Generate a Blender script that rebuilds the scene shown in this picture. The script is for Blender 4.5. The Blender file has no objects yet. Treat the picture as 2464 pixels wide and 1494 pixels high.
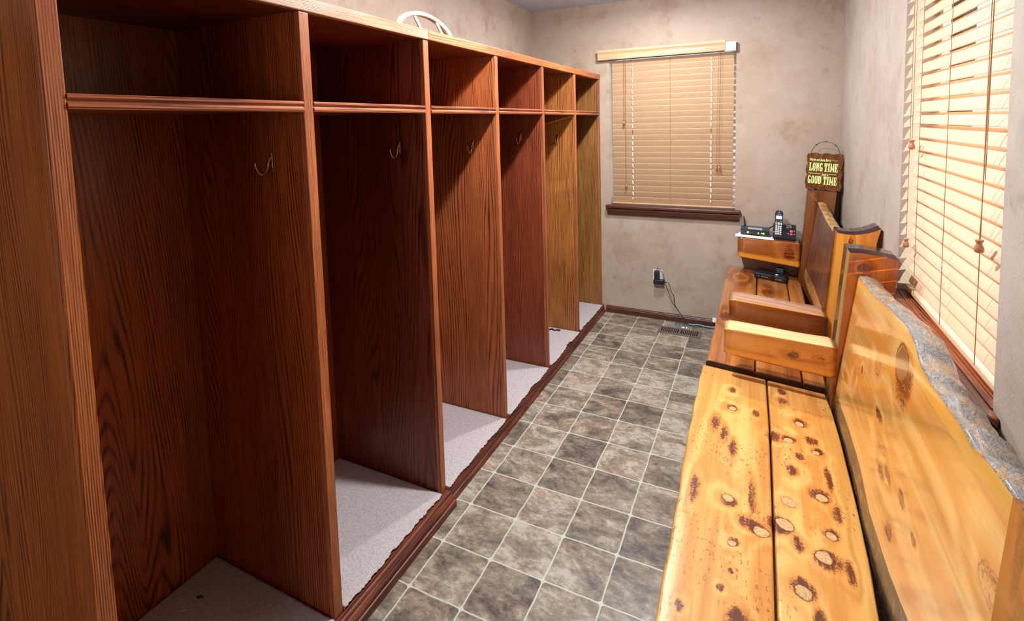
import bpy, bmesh, math, random
from mathutils import Vector, Matrix

sc = bpy.context.scene
C = sc.collection
R = random.Random(7)

# ------------------------------------------------------------------ camera
cam_d = bpy.data.cameras.new('camera')
cam_d.sensor_fit = 'HORIZONTAL'
cam_d.sensor_width = 36.0
cam_d.lens = 36.0 * 1216.36 / 2464.0
cam_d.shift_x = (1232.0 - 1239.5) / 2464.0
cam_d.shift_y = (396.9 - 747.0) / 2464.0
cam_d.clip_start = 0.02
cam = bpy.data.objects.new('camera', cam_d)
C.objects.link(cam)
_r = Vector((0.90002538, 0.43504008, -0.02635239))
_u = Vector((-0.01205109, 0.08528125, 0.99628404))
_f = Vector((-0.43567085, 0.89636334, -0.081998))
_m = Matrix((_r, _u, -_f)).transposed().to_4x4()
_m.translation = Vector((1.18461, -4.05675, 1.6))
cam.matrix_world = _m
sc.camera = cam

# ------------------------------------------------------------------ world, lights, exposure
world = bpy.data.worlds.new('daylight')
sc.world = world
world.use_nodes = True
_bg = world.node_tree.nodes['Background']
_bg.inputs['Color'].default_value = (0.78, 0.88, 1.0, 1)
_bg.inputs['Strength'].default_value = 3.0

sc.view_settings.view_transform = 'Standard'
sc.view_settings.look = 'None'
sc.view_settings.exposure = 0.0
sc.view_settings.gamma = 1.0
sc.view_settings.use_curve_mapping = False
sc.cycles.max_bounces = 10
sc.cycles.diffuse_bounces = 6
sc.cycles.glossy_bounces = 4
sc.cycles.transparent_max_bounces = 12
sc.cycles.sample_clamp_indirect = 4.0
sc.cycles.caustics_reflective = False
sc.cycles.caustics_refractive = False


def light(name, kind, loc, energy, color, size=0.06, rot=None, size_y=None):
    d = bpy.data.lights.new(name, kind)
    d.energy = energy
    d.color = color
    if kind == 'POINT':
        d.shadow_soft_size = size
    elif kind == 'AREA':
        d.size = size
        d.shape = 'DISK'
        if size_y:
            d.shape = 'RECTANGLE'
            d.size_y = size_y
    elif kind == 'SUN':
        d.angle = size
    o = bpy.data.objects.new(name, d)
    C.objects.link(o)
    o.location = loc
    if rot:
        o.rotation_euler = rot
    return o


LAMP = (1.0, 0.975, 0.985)
# two flush ceiling lamps: most of the light goes down, the glass also glows sideways
light('ceiling_light_near', 'AREA', (0.56, -2.25, 2.46), 46, LAMP, 0.09)
light('ceiling_glow_near', 'POINT', (0.56, -2.25, 2.40), 32, LAMP, 0.04)
light('ceiling_light_far', 'AREA', (0.54, -0.88, 2.46), 33, LAMP, 0.09)
light('ceiling_glow_far', 'POINT', (0.54, -0.88, 2.40), 14, LAMP, 0.04)
# added fill light behind the camera, brightening the near faces through the rear opening
light('rear_daylight', 'AREA', (0.75, -6.15, 1.5), 10, (1.0, 0.80, 0.62), 1.1, (math.radians(90), 0, 0), 1.3)
# sun on the long wall's window: from +x, -y, high
light('sun', 'SUN', (6, -6, 6), 10.0, (1.0, 0.82, 0.62), 0.02,
      Vector((-1.0, 0.75, -0.24)).to_track_quat('-Z', 'Y').to_euler())


# ------------------------------------------------------------------ material kit
class NT:
    def __init__(s, name):
        s.m = bpy.data.materials.new(name)
        s.m.use_nodes = True
        s.t = s.m.node_tree
        s.t.nodes.clear()
        s.out = s.t.nodes.new('ShaderNodeOutputMaterial')
        s.pos = None

    def put(s, sock, v):
        if isinstance(v, bpy.types.NodeSocket):
            s.t.links.new(v, sock)
        else:
            try:
                sock.default_value = v
            except (TypeError, ValueError):
                sock.default_value = (v[0], v[1], v[2], 1.0)

    def node(s, kind, ins=None, **kw):
        n = s.t.nodes.new(kind)
        for k, v in kw.items():
            setattr(n, k, v)
        for k, v in (ins or {}).items():
            s.put(n.inputs[k], v)
        return n

    def P(s):
        if s.pos is None:
            s.pos = s.node('ShaderNodeNewGeometry').outputs['Position']
        return s.pos

    def math(s, op, a, b=0.0, c=0.0, clamp=False):
        n = s.node('ShaderNodeMath', {0: a, 1: b, 2: c}, operation=op)
        n.use_clamp = clamp
        return n.outputs[0]

    def vm(s, op, a, b=(0, 0, 0)):
        n = s.node('ShaderNodeVectorMath', {0: a, 1: b}, operation=op)
        return n.outputs['Value'] if op in ('LENGTH', 'DISTANCE', 'DOT_PRODUCT') else n.outputs[0]

    def mr(s, v, a, b, c=0.0, d=1.0, smooth=False):
        n = s.node('ShaderNodeMapRange', {'Value': v, 'From Min': a, 'From Max': b, 'To Min': c, 'To Max': d})
        if smooth:
            n.interpolation_type = 'SMOOTHSTEP'
        return n.outputs[0]

    def mix(s, f, a, b, mode='MIX'):
        n = s.node('ShaderNodeMix', data_type='RGBA', blend_type=mode)
        s.put(n.inputs[0], f)
        s.put(n.inputs[6], a if isinstance(a, bpy.types.NodeSocket) else (a[0], a[1], a[2], 1))
        s.put(n.inputs[7], b if isinstance(b, bpy.types.NodeSocket) else (b[0], b[1], b[2], 1))
        return n.outputs[2]

    def noise(s, v, scale, detail=2.0, rough=0.5, dist=0.0, color=False):
        n = s.node('ShaderNodeTexNoise', {'Vector': v, 'Scale': scale, 'Detail': detail, 'Roughness': rough, 'Distortion': dist})
        return n.outputs['Color'] if color else n.outputs[0]

    def ramp(s, f, stops):
        n = s.node('ShaderNodeValToRGB', {0: f})
        cr = n.color_ramp
        while len(cr.elements) < len(stops):
            cr.elements.new(0.5)
        for e, (p, c) in zip(cr.elements, stops):
            e.position = p
            e.color = (c[0], c[1], c[2], 1)
        return n.outputs[0]

    def sep(s, v):
        n = s.node('ShaderNodeSeparateXYZ', {0: v})
        return n.outputs

    def comb(s, x, y, z):
        return s.node('ShaderNodeCombineXYZ', {0: x, 1: y, 2: z}).outputs[0]

    def bump(s, h, strength=0.3, dist=0.01):
        return s.node('ShaderNodeBump', {'Strength': strength, 'Distance': dist, 'Height': h}).outputs[0]

    def bsdf(s, color, rough=0.5, spec=0.5, coat=0.0, coat_rough=0.1, metal=0.0, normal=None, emis=None, es=0.0):
        b = s.node('ShaderNodeBsdfPrincipled', {'Base Color': color, 'Roughness': rough, 'Metallic': metal,
                                                'Specular IOR Level': spec, 'Coat Weight': coat, 'Coat Roughness': coat_rough})
        if normal is not None:
            s.t.links.new(normal, b.inputs['Normal'])
        if emis is not None:
            s.put(b.inputs['Emission Color'], emis)
            b.inputs['Emission Strength'].default_value = es
        return b

    def done(s, shader):
        s.t.links.new(shader.outputs[0], s.out.inputs[0])
        return s.m


def plain(name, col, rough=0.5, metal=0.0, coat=0.0, emis=None, es=0.0, spec=0.5):
    t = NT(name)
    n = t.noise(t.P(), 60, 2)
    c = t.mix(t.mr(n, 0.3, 0.7, 0.0, 0.25), col, [x * 0.8 for x in col])
    return t.done(t.bsdf(c, rough, spec, coat, 0.1, metal, None, emis, es))


STR = {'X': (0.1, 1, 1), 'Y': (1, 0.1, 1), 'Z': (1, 1, 0.1)}
FIN = {'X': (0.02, 1, 1), 'Y': (1, 0.02, 1), 'Z': (1, 1, 0.02)}


def oak(name, dark, mid, lite, off=0.0, axis='Z', figure=6.0, rough=0.38, dens=620.0):
    """Stained open-pored oak veneer: dark growth lines drawn out along the grain."""
    t = NT(name)
    p = t.vm('ADD', t.P(), (off, off * 1.7, off * 0.6))
    ps = t.vm('MULTIPLY', p, STR[axis])
    pf = t.vm('MULTIPLY', p, FIN[axis])
    low = t.noise(ps, 2.6, 2.0, 0.45)
    wob = t.noise(ps, 38.0, 2.0)
    across = t.vm('DOT_PRODUCT', p, {'X': (0, 1, 1), 'Y': (1, 0, 1), 'Z': (1, 1, 0)}[axis])
    h = t.math('ADD', t.math('MULTIPLY', low, figure * 42.0), t.math('MULTIPLY', wob, 3.0))
    h = t.math('ADD', h, t.math('MULTIPLY', t.noise(ps, 11.0, 2.0), 16.0))
    h = t.math('ADD', h, t.math('MULTIPLY', across, dens))
    ring = t.math('MULTIPLY_ADD', t.math('SINE', h), 0.5, 0.5)
    ring = t.math('MULTIPLY', t.math('POWER', ring, 2.6), t.mr(t.noise(ps, 26.0, 3.0), 0.3, 0.62, 0.25, 1.25))
    fine = t.noise(pf, 330.0, 2.0, 0.6)
    big = t.noise(ps, 5.0, 2.0)
    f = t.math('ADD', t.math('MULTIPLY', ring, 0.36), t.math('MULTIPLY', fine, 0.85))
    f = t.math('SUBTRACT', f, 0.16, clamp=True)
    col = t.ramp(f, [(0.08, lite), (0.4, mid), (0.72, dark)])
    col = t.mix(t.mr(big, 0.35, 0.8, 0.0, 0.35), col, dark)
    nrm = t.bump(f, 0.12, 0.004)
    return t.done(t.bsdf(col, rough, 0.35, 0.1, 0.25, 0.0, nrm))


def slabwood(name, dark, mid, lite, axis='Y', off=0.0, knots=None, dims=(0, 1), freq=1.0, rough=0.22,
             coat=0.6, burnt=(0.085, 0.012, 0.005), core=(0.52, 0.30, 0.12), blotch=0.25, edge=None, streak=1.0, ksize=1.0, band=0.45, specks=False, coat_rough=0.08):
    """Varnished log lumber: flowing grain, optional knots given as (a, b, ra, rb, halo, kind)."""
    t = NT(name)
    P0 = t.P()
    p = t.vm('ADD', P0, (off, off * 1.3, off * 0.7))
    ps = t.vm('MULTIPLY', p, STR[axis])
    pf = t.vm('MULTIPLY', p, FIN[axis])
    low = t.noise(ps, 3.2 * freq, 2.0, 0.5)
    wob = t.noise(ps, 30.0 * freq, 3.0, 0.6)
    h = t.math('ADD', t.math('MULTIPLY', low, 34.0), t.math('MULTIPLY', wob, 4.0))
    halo = core_f = line = None
    if knots:
        dn = t.noise(P0, 26.0, 3.0, 0.6, color=True)
        q0 = t.vm('ADD', P0, t.vm('MULTIPLY', t.vm('SUBTRACT', dn, (0.5, 0.5, 0.5)), (0.022, 0.022, 0.022)))
        for (a, b, ra, rb, hs, kind) in knots:
            ra, rb = ra * ksize, (min(rb, ra * 1.05) if kind != 1 and ksize != 1.0 else rb) * ksize
            c3, s3 = [0, 0, 0], [0, 0, 0]
            c3[dims[0]], c3[dims[1]] = a, b
            s3[dims[0]], s3[dims[1]] = 1.0 / ra, 1.0 / rb
            d = t.vm('LENGTH', t.vm('MULTIPLY', t.vm('SUBTRACT', q0, tuple(c3)), tuple(s3)))
            rk = random.Random(int(a * 9973 + b * 7919))
            o3 = [0, 0, 0]
            o3[dims[0]], o3[dims[1]] = rk.uniform(-0.7, 0.7), rk.uniform(-0.8, 0.8)
            d2 = t.vm('LENGTH', t.vm('ADD', t.vm('MULTIPLY', t.vm('SUBTRACT', q0, tuple(c3)), tuple(s3)), tuple(o3)))
            hv = t.mr(d2 if kind == 0 else d, 0.7, hs + 0.3, 1.0 if kind != 2 else 0.55, 0.0, True)
            halo = hv if halo is None else t.math('MAXIMUM', halo, hv)
            if kind == 0 or (kind == 2 and ksize != 1.0):
                cv = t.mr(d, 0.72, 0.9, 1.0, 0.0, True)
                core_f = cv if core_f is None else t.math('MAXIMUM', core_f, cv)
            lv = t.mr(t.math('ABSOLUTE', t.math('SUBTRACT', d, 0.92)), 0.02, 0.11, 1.0 if kind == 0 else 0.45, 0.0)
            line = lv if line is None else t.math('MAXIMUM', line, lv)
            h = t.math('ADD', h, t.mr(d, 0.0, 4.5, 6.0, 0.0, True))
    ring = t.math('MULTIPLY_ADD', t.math('SINE', h), 0.5, 0.5)
    fine = t.noise(pf, 140.0, 3.0, 0.6)
    f = t.math('ADD', t.math('MULTIPLY', ring, 0.5 * streak), t.math('MULTIPLY', fine, 0.6))
    f = t.math('SUBTRACT', f, 0.08, clamp=True)
    col = t.ramp(f, [(0.05, lite), (0.5, mid), (1.0, dark)])
    bl = t.noise(ps, 7.0, 4.0, 0.65)
    bands = t.noise(pf, 16.0, 3.0, 0.6)
    col = t.mix(t.mr(bands, 0.5, 0.66, 0.0, band), col, [mid[0] * 0.92, mid[1] * 0.7, mid[2] * 0.4])
    col = t.mix(t.mr(bands, 0.46, 0.36, 0.0, band * 0.8), col, lite)
    col = t.mix(t.mr(bl, 0.5, 0.72, 0.0, blotch), col, dark)
    if knots:
        patch = t.noise(t.vm('MULTIPLY', P0, STR[axis]), 60.0, 4.0, 0.7)
        pz = t.noise(P0, 170.0, 3.0, 0.7)
        hf = t.math('ADD', halo, t.math('MULTIPLY', t.math('SUBTRACT', t.math('ADD', patch, pz), 1.0), 1.7))
        hf = t.mr(hf, 0.55, 1.0, 0.0, 0.95)
        hf = t.math('MULTIPLY', hf, t.mr(halo, 0.02, 0.3, 0.0, 1.0))
        orange = t.mix(0.65, mid, (0.45, 0.10, 0.006))
        col = t.mix(t.math('MULTIPLY', t.mr(halo, 0.05, 0.7, 0.0, 1.0), 0.55), col, orange)
        col = t.mix(hf, col, burnt)
        if core_f is not None:
            cc = t.mix(t.mr(pz, 0.35, 0.65), core, [x * 0.62 for x in core])
            col = t.mix(core_f, col, cc)
        col = t.mix(t.math('MULTIPLY', line, 0.8), col, (0.06, 0.02, 0.008))
    if specks:
        # small rusty specks worn through the varnish
        pz = t.noise(P0, 170.0, 3.0, 0.7)
        sp = t.noise(t.vm('MULTIPLY', P0, (1, 0.45, 1)), 120.0, 2.0, 0.6)
        sm = t.noise(P0, 5.5, 2.0)
        spf = t.math('MULTIPLY', t.mr(sp, 0.58, 0.68), t.mr(sm, 0.44, 0.60))
        col = t.mix(t.math('MULTIPLY', spf, 0.8), col, (0.28, 0.06, 0.01))
    if edge:
        uv = t.node('ShaderNodeUVMap', uv_map='UVMap').outputs[0]
        v = t.sep(uv)[1]
        wv = t.math('ADD', v, t.mr(low, 0.3, 0.7, -0.05, 0.05))
        for lo, hi, ec, amt in edge:
            mid_ = (lo + hi) / 2
            w = (hi - lo) / 2
            k = t.mr(t.math('ABSOLUTE', t.math('SUBTRACT', wv, mid_)), w * 0.55, w, amt, 0.0, True)
            col = t.mix(k, col, ec)
    nrm = t.bump(f, 0.05, 0.003)
    return t.done(t.bsdf(col, rough, 0.5, coat, coat_rough, 0.0, nrm))


OAK_D, OAK_M, OAK_L = (0.030, 0.0055, 0.0030), (0.165, 0.036, 0.0105), (0.29, 0.080, 0.024)


def oak_tint(name, k=(1, 1, 1), off=0.0, axis='Z', figure=6.0, gain=1.0, dens=620.0):
    s = lambda c: tuple(c[i] * k[i] * gain for i in range(3))
    return oak(name, s(OAK_D), s(OAK_M), s(OAK_L), off, axis, figure, dens=dens)


M = {}
M['oak_div'] = [None,
                oak_tint('oak_panel_a', (1.2, 1.2, 0.35), 0.0, 'Z', 13.0, 1.5),
                oak_tint('oak_panel_b', (1.05, 1.0, 0.8), 3.1, 'Z', 9.0, 1.35),
                oak_tint('oak_panel_c', (0.9, 0.8, 1.3), 7.7, 'Z', 12.0, 0.85),
                oak_tint('oak_panel_d', (1.0, 1.15, 1.2), 11.3, 'Z', 9.0, 1.9),
                oak_tint('oak_panel_e', (0.9, 0.85, 1.15), 15.9, 'Z', 11.0, 1.25),
                oak_tint('oak_panel_f', (0.95, 1.5, 1.25), 21.2, 'Z', 5.0, 1.9),
                oak_tint('oak_panel_g', (0.85, 1.6, 1.35), 27.4, 'Z', 5.0, 1.7)]
M['oak_back'] = oak_tint('oak_back', (1.1, 1.0, 0.6), 33.0, 'Z', 12.0, 1.4)
M['oak_edge'] = oak_tint('oak_edge', (1.5, 1.9, 2.0), 37.0, 'Z', 3.0, 1.25, 1500.0)
M['oak_top'] = oak_tint('oak_top', (1.0, 0.95, 1.0), 41.0, 'Y', 4.0, 0.8)
M['oak_rail'] = oak_tint('oak_rail', (1.5, 3.0, 5.2), 45.0, 'Y', 4.0, 1.35, 1200.0)  # pale tint paints a bluish reflection into the rail colour
M['oak_rail_red'] = oak_tint('oak_rail_red', (1.7, 1.9, 1.8), 49.0, 'Y', 7.0, 1.35)
M['oak_shelf'] = oak_tint('oak_shelf', (1.3, 1.6, 1.9), 53.0, 'Y', 3.0, 1.25)
M['oak_base'] = oak_tint('oak_base', (0.85, 0.85, 1.2), 57.0, 'Y', 3.0, 0.8)
M['trim_x'] = oak_tint('dark_stained_trim_x', (0.75, 1.0, 1.7), 61.0, 'X', 3.0, 0.7)
M['trim_y'] = oak_tint('dark_stained_trim_y', (1.2, 1.5, 1.9), 65.0, 'Y', 3.0, 1.1)


def wall_mat(name, a, b, c, off):
    """Sponged two-tone plaster: soft clouds, rust-brown patches, orange-peel texture."""
    t = NT(name)
    p = t.vm('ADD', t.P(), (off, off, off))
    n1 = t.noise(p, 1.7, 3.0, 0.55)
    n2 = t.noise(t.vm('ADD', p, (3.1, 1.2, 7.7)), 3.6, 4.0, 0.62)
    n3 = t.noise(p, 14.0, 5.0, 0.7)
    n4 = t.noise(t.vm('ADD', p, (9.0, 4.0, 2.0)), 8.0, 4.0, 0.6)
    col = t.mix(t.mr(n1, 0.36, 0.64), a, b)
    m = t.math('MULTIPLY', t.mr(n2, 0.50, 0.66), t.mr(n3, 0.38, 0.62, 0.25, 1.0))
    col = t.mix(t.math('MULTIPLY', m, 0.62), col, c)
    m2 = t.math('MULTIPLY', t.mr(n4, 0.58, 0.70), t.mr(n3, 0.45, 0.6))
    col = t.mix(t.math('MULTIPLY', m2, 0.5), col, [x * 0.72 for x in c])
    col = t.mix(t.mr(n4, 0.46, 0.30, 0.0, 0.3), col, [min(1, x * 1.2) for x in a])
    tex = t.noise(p, 150.0, 3.0, 0.6)
    tr = t.noise(p, 30.0, 4.0, 0.6)
    nrm = t.bump(t.math('ADD', tex, t.math('MULTIPLY', tr, 0.6)), 0.25, 0.005)
    return t.done(t.bsdf(col, 0.7, 0.3, 0, 0.1, 0, nrm))


M['wall'] = wall_mat('faux_plaster', (0.44, 0.37, 0.30), (0.385, 0.30, 0.225), (0.29, 0.18, 0.115), 2.0)
M['wall2'] = wall_mat('faux_plaster_side', (0.41, 0.36, 0.31), (0.37, 0.315, 0.26), (0.30, 0.225, 0.175), 9.0)


def ceiling_mat():
    t = NT('popcorn_ceiling')
    n = t.noise(t.P(), 75.0, 4.0, 0.65)
    col = t.mix(t.mr(n, 0.35, 0.65), (0.60, 0.66, 0.84), (0.80, 0.86, 1.0))
    return t.done(t.bsdf(col, 0.9, 0.2, 0, 0.1, 0, t.bump(n, 0.9, 0.02)))


M['ceiling'] = ceiling_mat()


def floor_mat():
    t = NT('vinyl_stone_tile')
    x, y, z = t.sep(t.P())[0:3]
    S = 0.2088
    wob = t.mr(t.noise(t.P(), 9.0, 2.0), 0.3, 0.7, -0.0022, 0.0022)
    u = t.math('DIVIDE', t.math('ADD', t.math('SUBTRACT', x, 0.1008), wob), S)
    v = t.math('DIVIDE', t.math('ADD', t.math('SUBTRACT', y, -2.7581 - 0.2088 * 20), wob), S)
    iu, iv = t.math('FLOOR', u), t.math('FLOOR', v)
    fu = t.math('ABSOLUTE', t.math('SUBTRACT', t.math('FRACT', u), 0.5))
    fv = t.math('ABSOLUTE', t.math('SUBTRACT', t.math('FRACT', v), 0.5))
    r, g = 0.055, 0.0135
    qx = t.math('MAXIMUM', t.math('SUBTRACT', fu, 0.5 - r - g), 0.0)
    qy = t.math('MAXIMUM', t.math('SUBTRACT', fv, 0.5 - r - g), 0.0)
    d = t.math('SUBTRACT', t.math('SQRT', t.math('ADD', t.math('MULTIPLY', qx, qx), t.math('MULTIPLY', qy, qy))), r)
    grout = t.mr(d, -0.004, 0.006)
    wn = t.node('ShaderNodeTexWhiteNoise', {'Vector': t.comb(iu, iv, 0.0)}, noise_dimensions='3D')
    off = t.vm('MULTIPLY', wn.outputs['Color'], (40.0, 40.0, 40.0))
    p = t.vm('ADD', t.P(), off)
    p = t.vm('MULTIPLY', p, (1.0, 1.5, 1.0))
    n1 = t.noise(p, 5.5, 6.0, 0.66, 1.1)
    n2 = t.noise(p, 17.0, 6.0, 0.7, 0.6)
    n3 = t.noise(p, 60.0, 4.0, 0.6)
    f = t.math('ADD', t.math('MULTIPLY', n1, 0.75), t.math('MULTIPLY', n2, 0.5))
    f = t.math('ADD', f, t.math('MULTIPLY', t.math('SUBTRACT', n3, 0.5), 0.3))
    f = t.math('ADD', f, t.mr(wn.outputs['Value'], 0, 1, -0.09, 0.07))
    col = t.ramp(f, [(0.41, (0.055, 0.047, 0.043)), (0.53, (0.132, 0.112, 0.090)), (0.64, (0.225, 0.188, 0.138)),
                     (0.76, (0.37, 0.345, 0.285))])
    warm = t.mr(t.noise(p, 3.0, 3.0), 0.42, 0.62)
    col = t.mix(t.math('MULTIPLY', warm, 0.22), col, t.mix(1.0, col, (1.25, 0.86, 0.55), 'MULTIPLY'))
    col = t.mix(grout, col, (0.44, 0.47, 0.385))
    hgt = t.math('SUBTRACT', t.math('MULTIPLY', n2, 0.35), grout)
    rough = t.mr(n2, 0.3, 0.7, 0.34, 0.5)
    return t.done(t.bsdf(col, rough, 0.45, 0, 0.1, 0, t.bump(hgt, 0.2, 0.004)))


M['floor'] = floor_mat()


def carpet_mat():
    t = NT('cut_pile_carpet')
    n = t.noise(t.P(), 420.0, 2.0, 0.7)
    n2 = t.noise(t.P(), 90.0, 3.0, 0.6)
    f = t.math('ADD', t.math('MULTIPLY', n, 0.7), t.math('MULTIPLY', n2, 0.3))
    col = t.ramp(f, [(0.34, (0.37, 0.325, 0.33)), (0.5, (0.61, 0.555, 0.565)), (0.66, (0.77, 0.715, 0.725))])
    return t.done(t.bsdf(col, 0.95, 0.1, 0, 0.1, 0, t.bump(f, 0.8, 0.012)))


M['carpet'] = carpet_mat()
M['carpet_edge'] = plain('carpet_backing', (0.06, 0.028, 0.022), 0.95, spec=0.1)

# knots seen on the seat boards of the near bench (x, y, half sizes, halo, kind 0 pale core / 1 dark / 2 faint)
SEAT_KNOTS = [
    (1.095, -1.905, 0.013, 0.022, 1.8, 1), (1.10, -2.045, 0.020, 0.034, 1.8, 0), (1.185, -2.035, 0.010, 0.018, 3.0, 1),
    (1.275, -1.815, 0.016, 0.022, 1.8, 1), (1.272, -1.890, 0.018, 0.024, 2.0, 1),
    (1.325, -2.030, 0.022, 0.028, 2.2, 0), (1.24, -2.155, 0.018, 0.022, 3.0, 1), (1.284, -2.155, 0.020, 0.028, 1.9, 0),
    (1.355, -2.118, 0.016, 0.018, 2.6, 1), (1.365, -2.181, 0.018, 0.016, 1.9, 0), (1.315, -2.231, 0.013, 0.020, 2.0, 1),
    (1.285, -2.32, 0.012, 0.018, 3.0, 1), (1.362, -2.409, 0.022, 0.034, 2.7, 0), (1.39, -2.30, 0.008, 0.05, 2.2, 1),
    (1.395, -2.46, 0.010, 0.03, 2.6, 1), (1.271, -2.476, 0.026, 0.034, 1.6, 2),
    (1.258, -2.571, 0.030, 0.050, 1.9, 0), (1.285, -2.625, 0.010, 0.02, 3.2, 1), (1.368, -2.556, 0.018, 0.028, 2.2, 0),
    (1.345, -2.641, 0.028, 0.042, 2.1, 0), (1.40, -2.67, 0.008, 0.03, 2.8, 1), (1.290, -2.777, 0.026, 0.036, 2.1, 0),
    (1.32, -2.84, 0.010, 0.02, 3.2, 1),
    (1.05, -2.17, 0.010, 0.030, 3.2, 1), (1.085, -2.22, 0.008, 0.030, 3.4, 1), (1.115, -2.29, 0.008, 0.028, 3.4, 1),
    (1.10, -2.37, 0.010, 0.022, 3.0, 2), (1.112, -2.545, 0.024, 0.034, 1.6, 0), (1.175, -2.50, 0.008, 0.05, 2.6, 1),
    (1.200, -2.632, 0.028, 0.024, 1.7, 0), (1.160, -2.615, 0.014, 0.016, 3.2, 1), (1.129, -2.709, 0.014, 0.022, 1.9, 0),
    (1.133, -2.799, 0.006, 0.009, 2.0, 1), (1.113, -2.857, 0.008, 0.012, 2.0, 1), (1.155, -2.93, 0.022, 0.03, 2.6, 1),
    (1.02, -2.55, 0.010, 0.05, 2.6, 1), (1.03, -2.95, 0.008, 0.014, 2.4, 1), (1.36, -2.90, 0.03, 0.03, 2.2, 1),
]
SLAB_KNOTS = [  # (y, z, ...) on the near backrest
    (-2.495, 0.955, 0.060, 0.050, 1.5, 0), (-2.53, 0.93, 0.020, 0.045, 2.0, 1), (-2.291, 0.854, 0.030, 0.028, 1.9, 2),
    (-2.05, 0.70, 0.020, 0.022, 2.2, 2), (-2.13, 0.765, 0.010, 0.012, 2.0, 1),
    (-2.401, 0.756, 0.026, 0.012, 2.0, 1), (-2.47, 0.712, 0.050, 0.016, 1.8, 2), (-2.515, 0.662, 0.024, 0.010, 2.2, 1),
    (-2.567, 0.690, 0.026, 0.010, 1.8, 1), (-2.689, 0.712, 0.026, 0.012, 1.6, 1), (-2.655, 0.604, 0.020, 0.012, 2.4, 1),
    (-3.105, 0.872, 0.050, 0.028, 1.5, 2), (-2.80, 0.70, 0.012, 0.006, 2.5, 1), (-1.93, 0.64, 0.030, 0.010, 2.4, 2),
]
M['pine_seat'] = slabwood('varnished_pine_seat', (0.42, 0.165, 0.032), (0.60, 0.31, 0.07), (0.72, 0.455, 0.145), 'Y', 1.3,
                          SEAT_KNOTS, (0, 1), 1.3, 0.34, 0.35, blotch=0.45, ksize=0.8, specks=True, coat_rough=0.16, core=(0.64, 0.42, 0.19))
M['pine_slab'] = slabwood('varnished_pine_back', (0.44, 0.175, 0.032), (0.67, 0.37, 0.09), (0.78, 0.53, 0.20), 'Y', 5.1,
                          SLAB_KNOTS, (1, 2), 1.0, 0.2, 0.7, core=(0.36, 0.16, 0.05), blotch=0.3, band=0.95,
                          edge=[(0.93, 1.0, (0.80, 0.46, 0.06), 0.45), (-0.02, 0.06, (0.70, 0.48, 0.18), 0.6)])
M['cedar_seat'] = slabwood('varnished_cedar_seat', (0.10, 0.028, 0.010), (0.27, 0.085, 0.020), (0.50, 0.20, 0.05), 'Y', 8.0,
                           [(1.075, -0.30, 0.03, 0.05, 2.0, 2), (1.02, -1.10, 0.02, 0.05, 2.4, 1), (1.24, -0.55, 0.03, 0.06, 2.0, 1)],
                           (0, 1), 0.8, 0.2, 0.7, blotch=0.7)
M['cedar_back'] = slabwood('varnished_cedar_back', (0.035, 0.011, 0.010), (0.095, 0.030, 0.016), (0.19, 0.066, 0.024), 'Z', 12.0,
                           None, rough=0.4, coat=0.15, blotch=0.7, freq=1.2)
M['cedar_red'] = slabwood('cedar_heart', (0.12, 0.022, 0.004), (0.31, 0.070, 0.009), (0.46, 0.125, 0.016), 'Z', 16.0,
                          [(1.545, 1.02, 0.022, 0.016, 1.6, 1)], (0, 2), 1.2, 0.18, 0.8, blotch=0.5)
M['cedar_orange'] = slabwood('cedar_sap_orange', (0.50, 0.15, 0.015), (0.76, 0.28, 0.035), (0.88, 0.43, 0.08), 'Z', 20.0,
                             [(1.556, 1.035, 0.009, 0.022, 1.3, 1)], (0, 2), 1.0, 0.16, 0.9, blotch=0.35)
M['cedar_streaked'] = slabwood('cedar_dark_streaks', (0.20, 0.045, 0.008), (0.50, 0.155, 0.016), (0.66, 0.25, 0.03), 'Z', 75.0,
                               [(-3.26, 0.90, 0.022, 0.075, 2.2, 1), (-3.225, 1.03, 0.010, 0.06, 2.2, 1)], (1, 2), 1.2, 0.22, 0.7, blotch=0.8, band=0.8)
M['cedar_brown'] = slabwood('cedar_brown', (0.05, 0.014, 0.005), (0.15, 0.045, 0.011), (0.28, 0.095, 0.022), 'Z', 24.0,
                            None, rough=0.2, coat=0.8, freq=1.2)
M['sap_pale'] = slabwood('cedar_sap_pale', (0.38, 0.17, 0.05), (0.62, 0.38, 0.14), (0.76, 0.55, 0.27), 'Z', 28.0,
                         None, rough=0.2, coat=0.8)
M['endgrain'] = slabwood('cedar_end_grain', (0.030, 0.016, 0.020), (0.075, 0.034, 0.040), (0.14, 0.072, 0.075), 'X', 30.0,
                         None, rough=0.22, coat=0.8, freq=2.0)
ARM = dict(axis='X', rough=0.2, coat=0.8)
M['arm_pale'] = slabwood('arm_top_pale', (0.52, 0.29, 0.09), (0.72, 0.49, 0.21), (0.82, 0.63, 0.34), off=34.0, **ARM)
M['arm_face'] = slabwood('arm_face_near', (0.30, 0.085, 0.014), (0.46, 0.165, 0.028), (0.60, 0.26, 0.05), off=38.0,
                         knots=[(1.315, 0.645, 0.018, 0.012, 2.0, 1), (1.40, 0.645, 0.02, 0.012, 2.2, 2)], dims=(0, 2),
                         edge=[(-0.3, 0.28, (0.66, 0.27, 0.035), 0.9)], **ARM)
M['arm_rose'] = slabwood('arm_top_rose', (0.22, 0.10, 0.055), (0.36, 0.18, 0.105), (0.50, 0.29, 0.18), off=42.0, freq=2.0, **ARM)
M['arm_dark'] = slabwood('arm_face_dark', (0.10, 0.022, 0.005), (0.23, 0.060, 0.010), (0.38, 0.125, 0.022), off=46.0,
                         edge=[(0.86, 1.2, (0.72, 0.33, 0.06), 0.95)], **ARM)  # bright band along the top edge is a highlight painted into the colour
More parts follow.
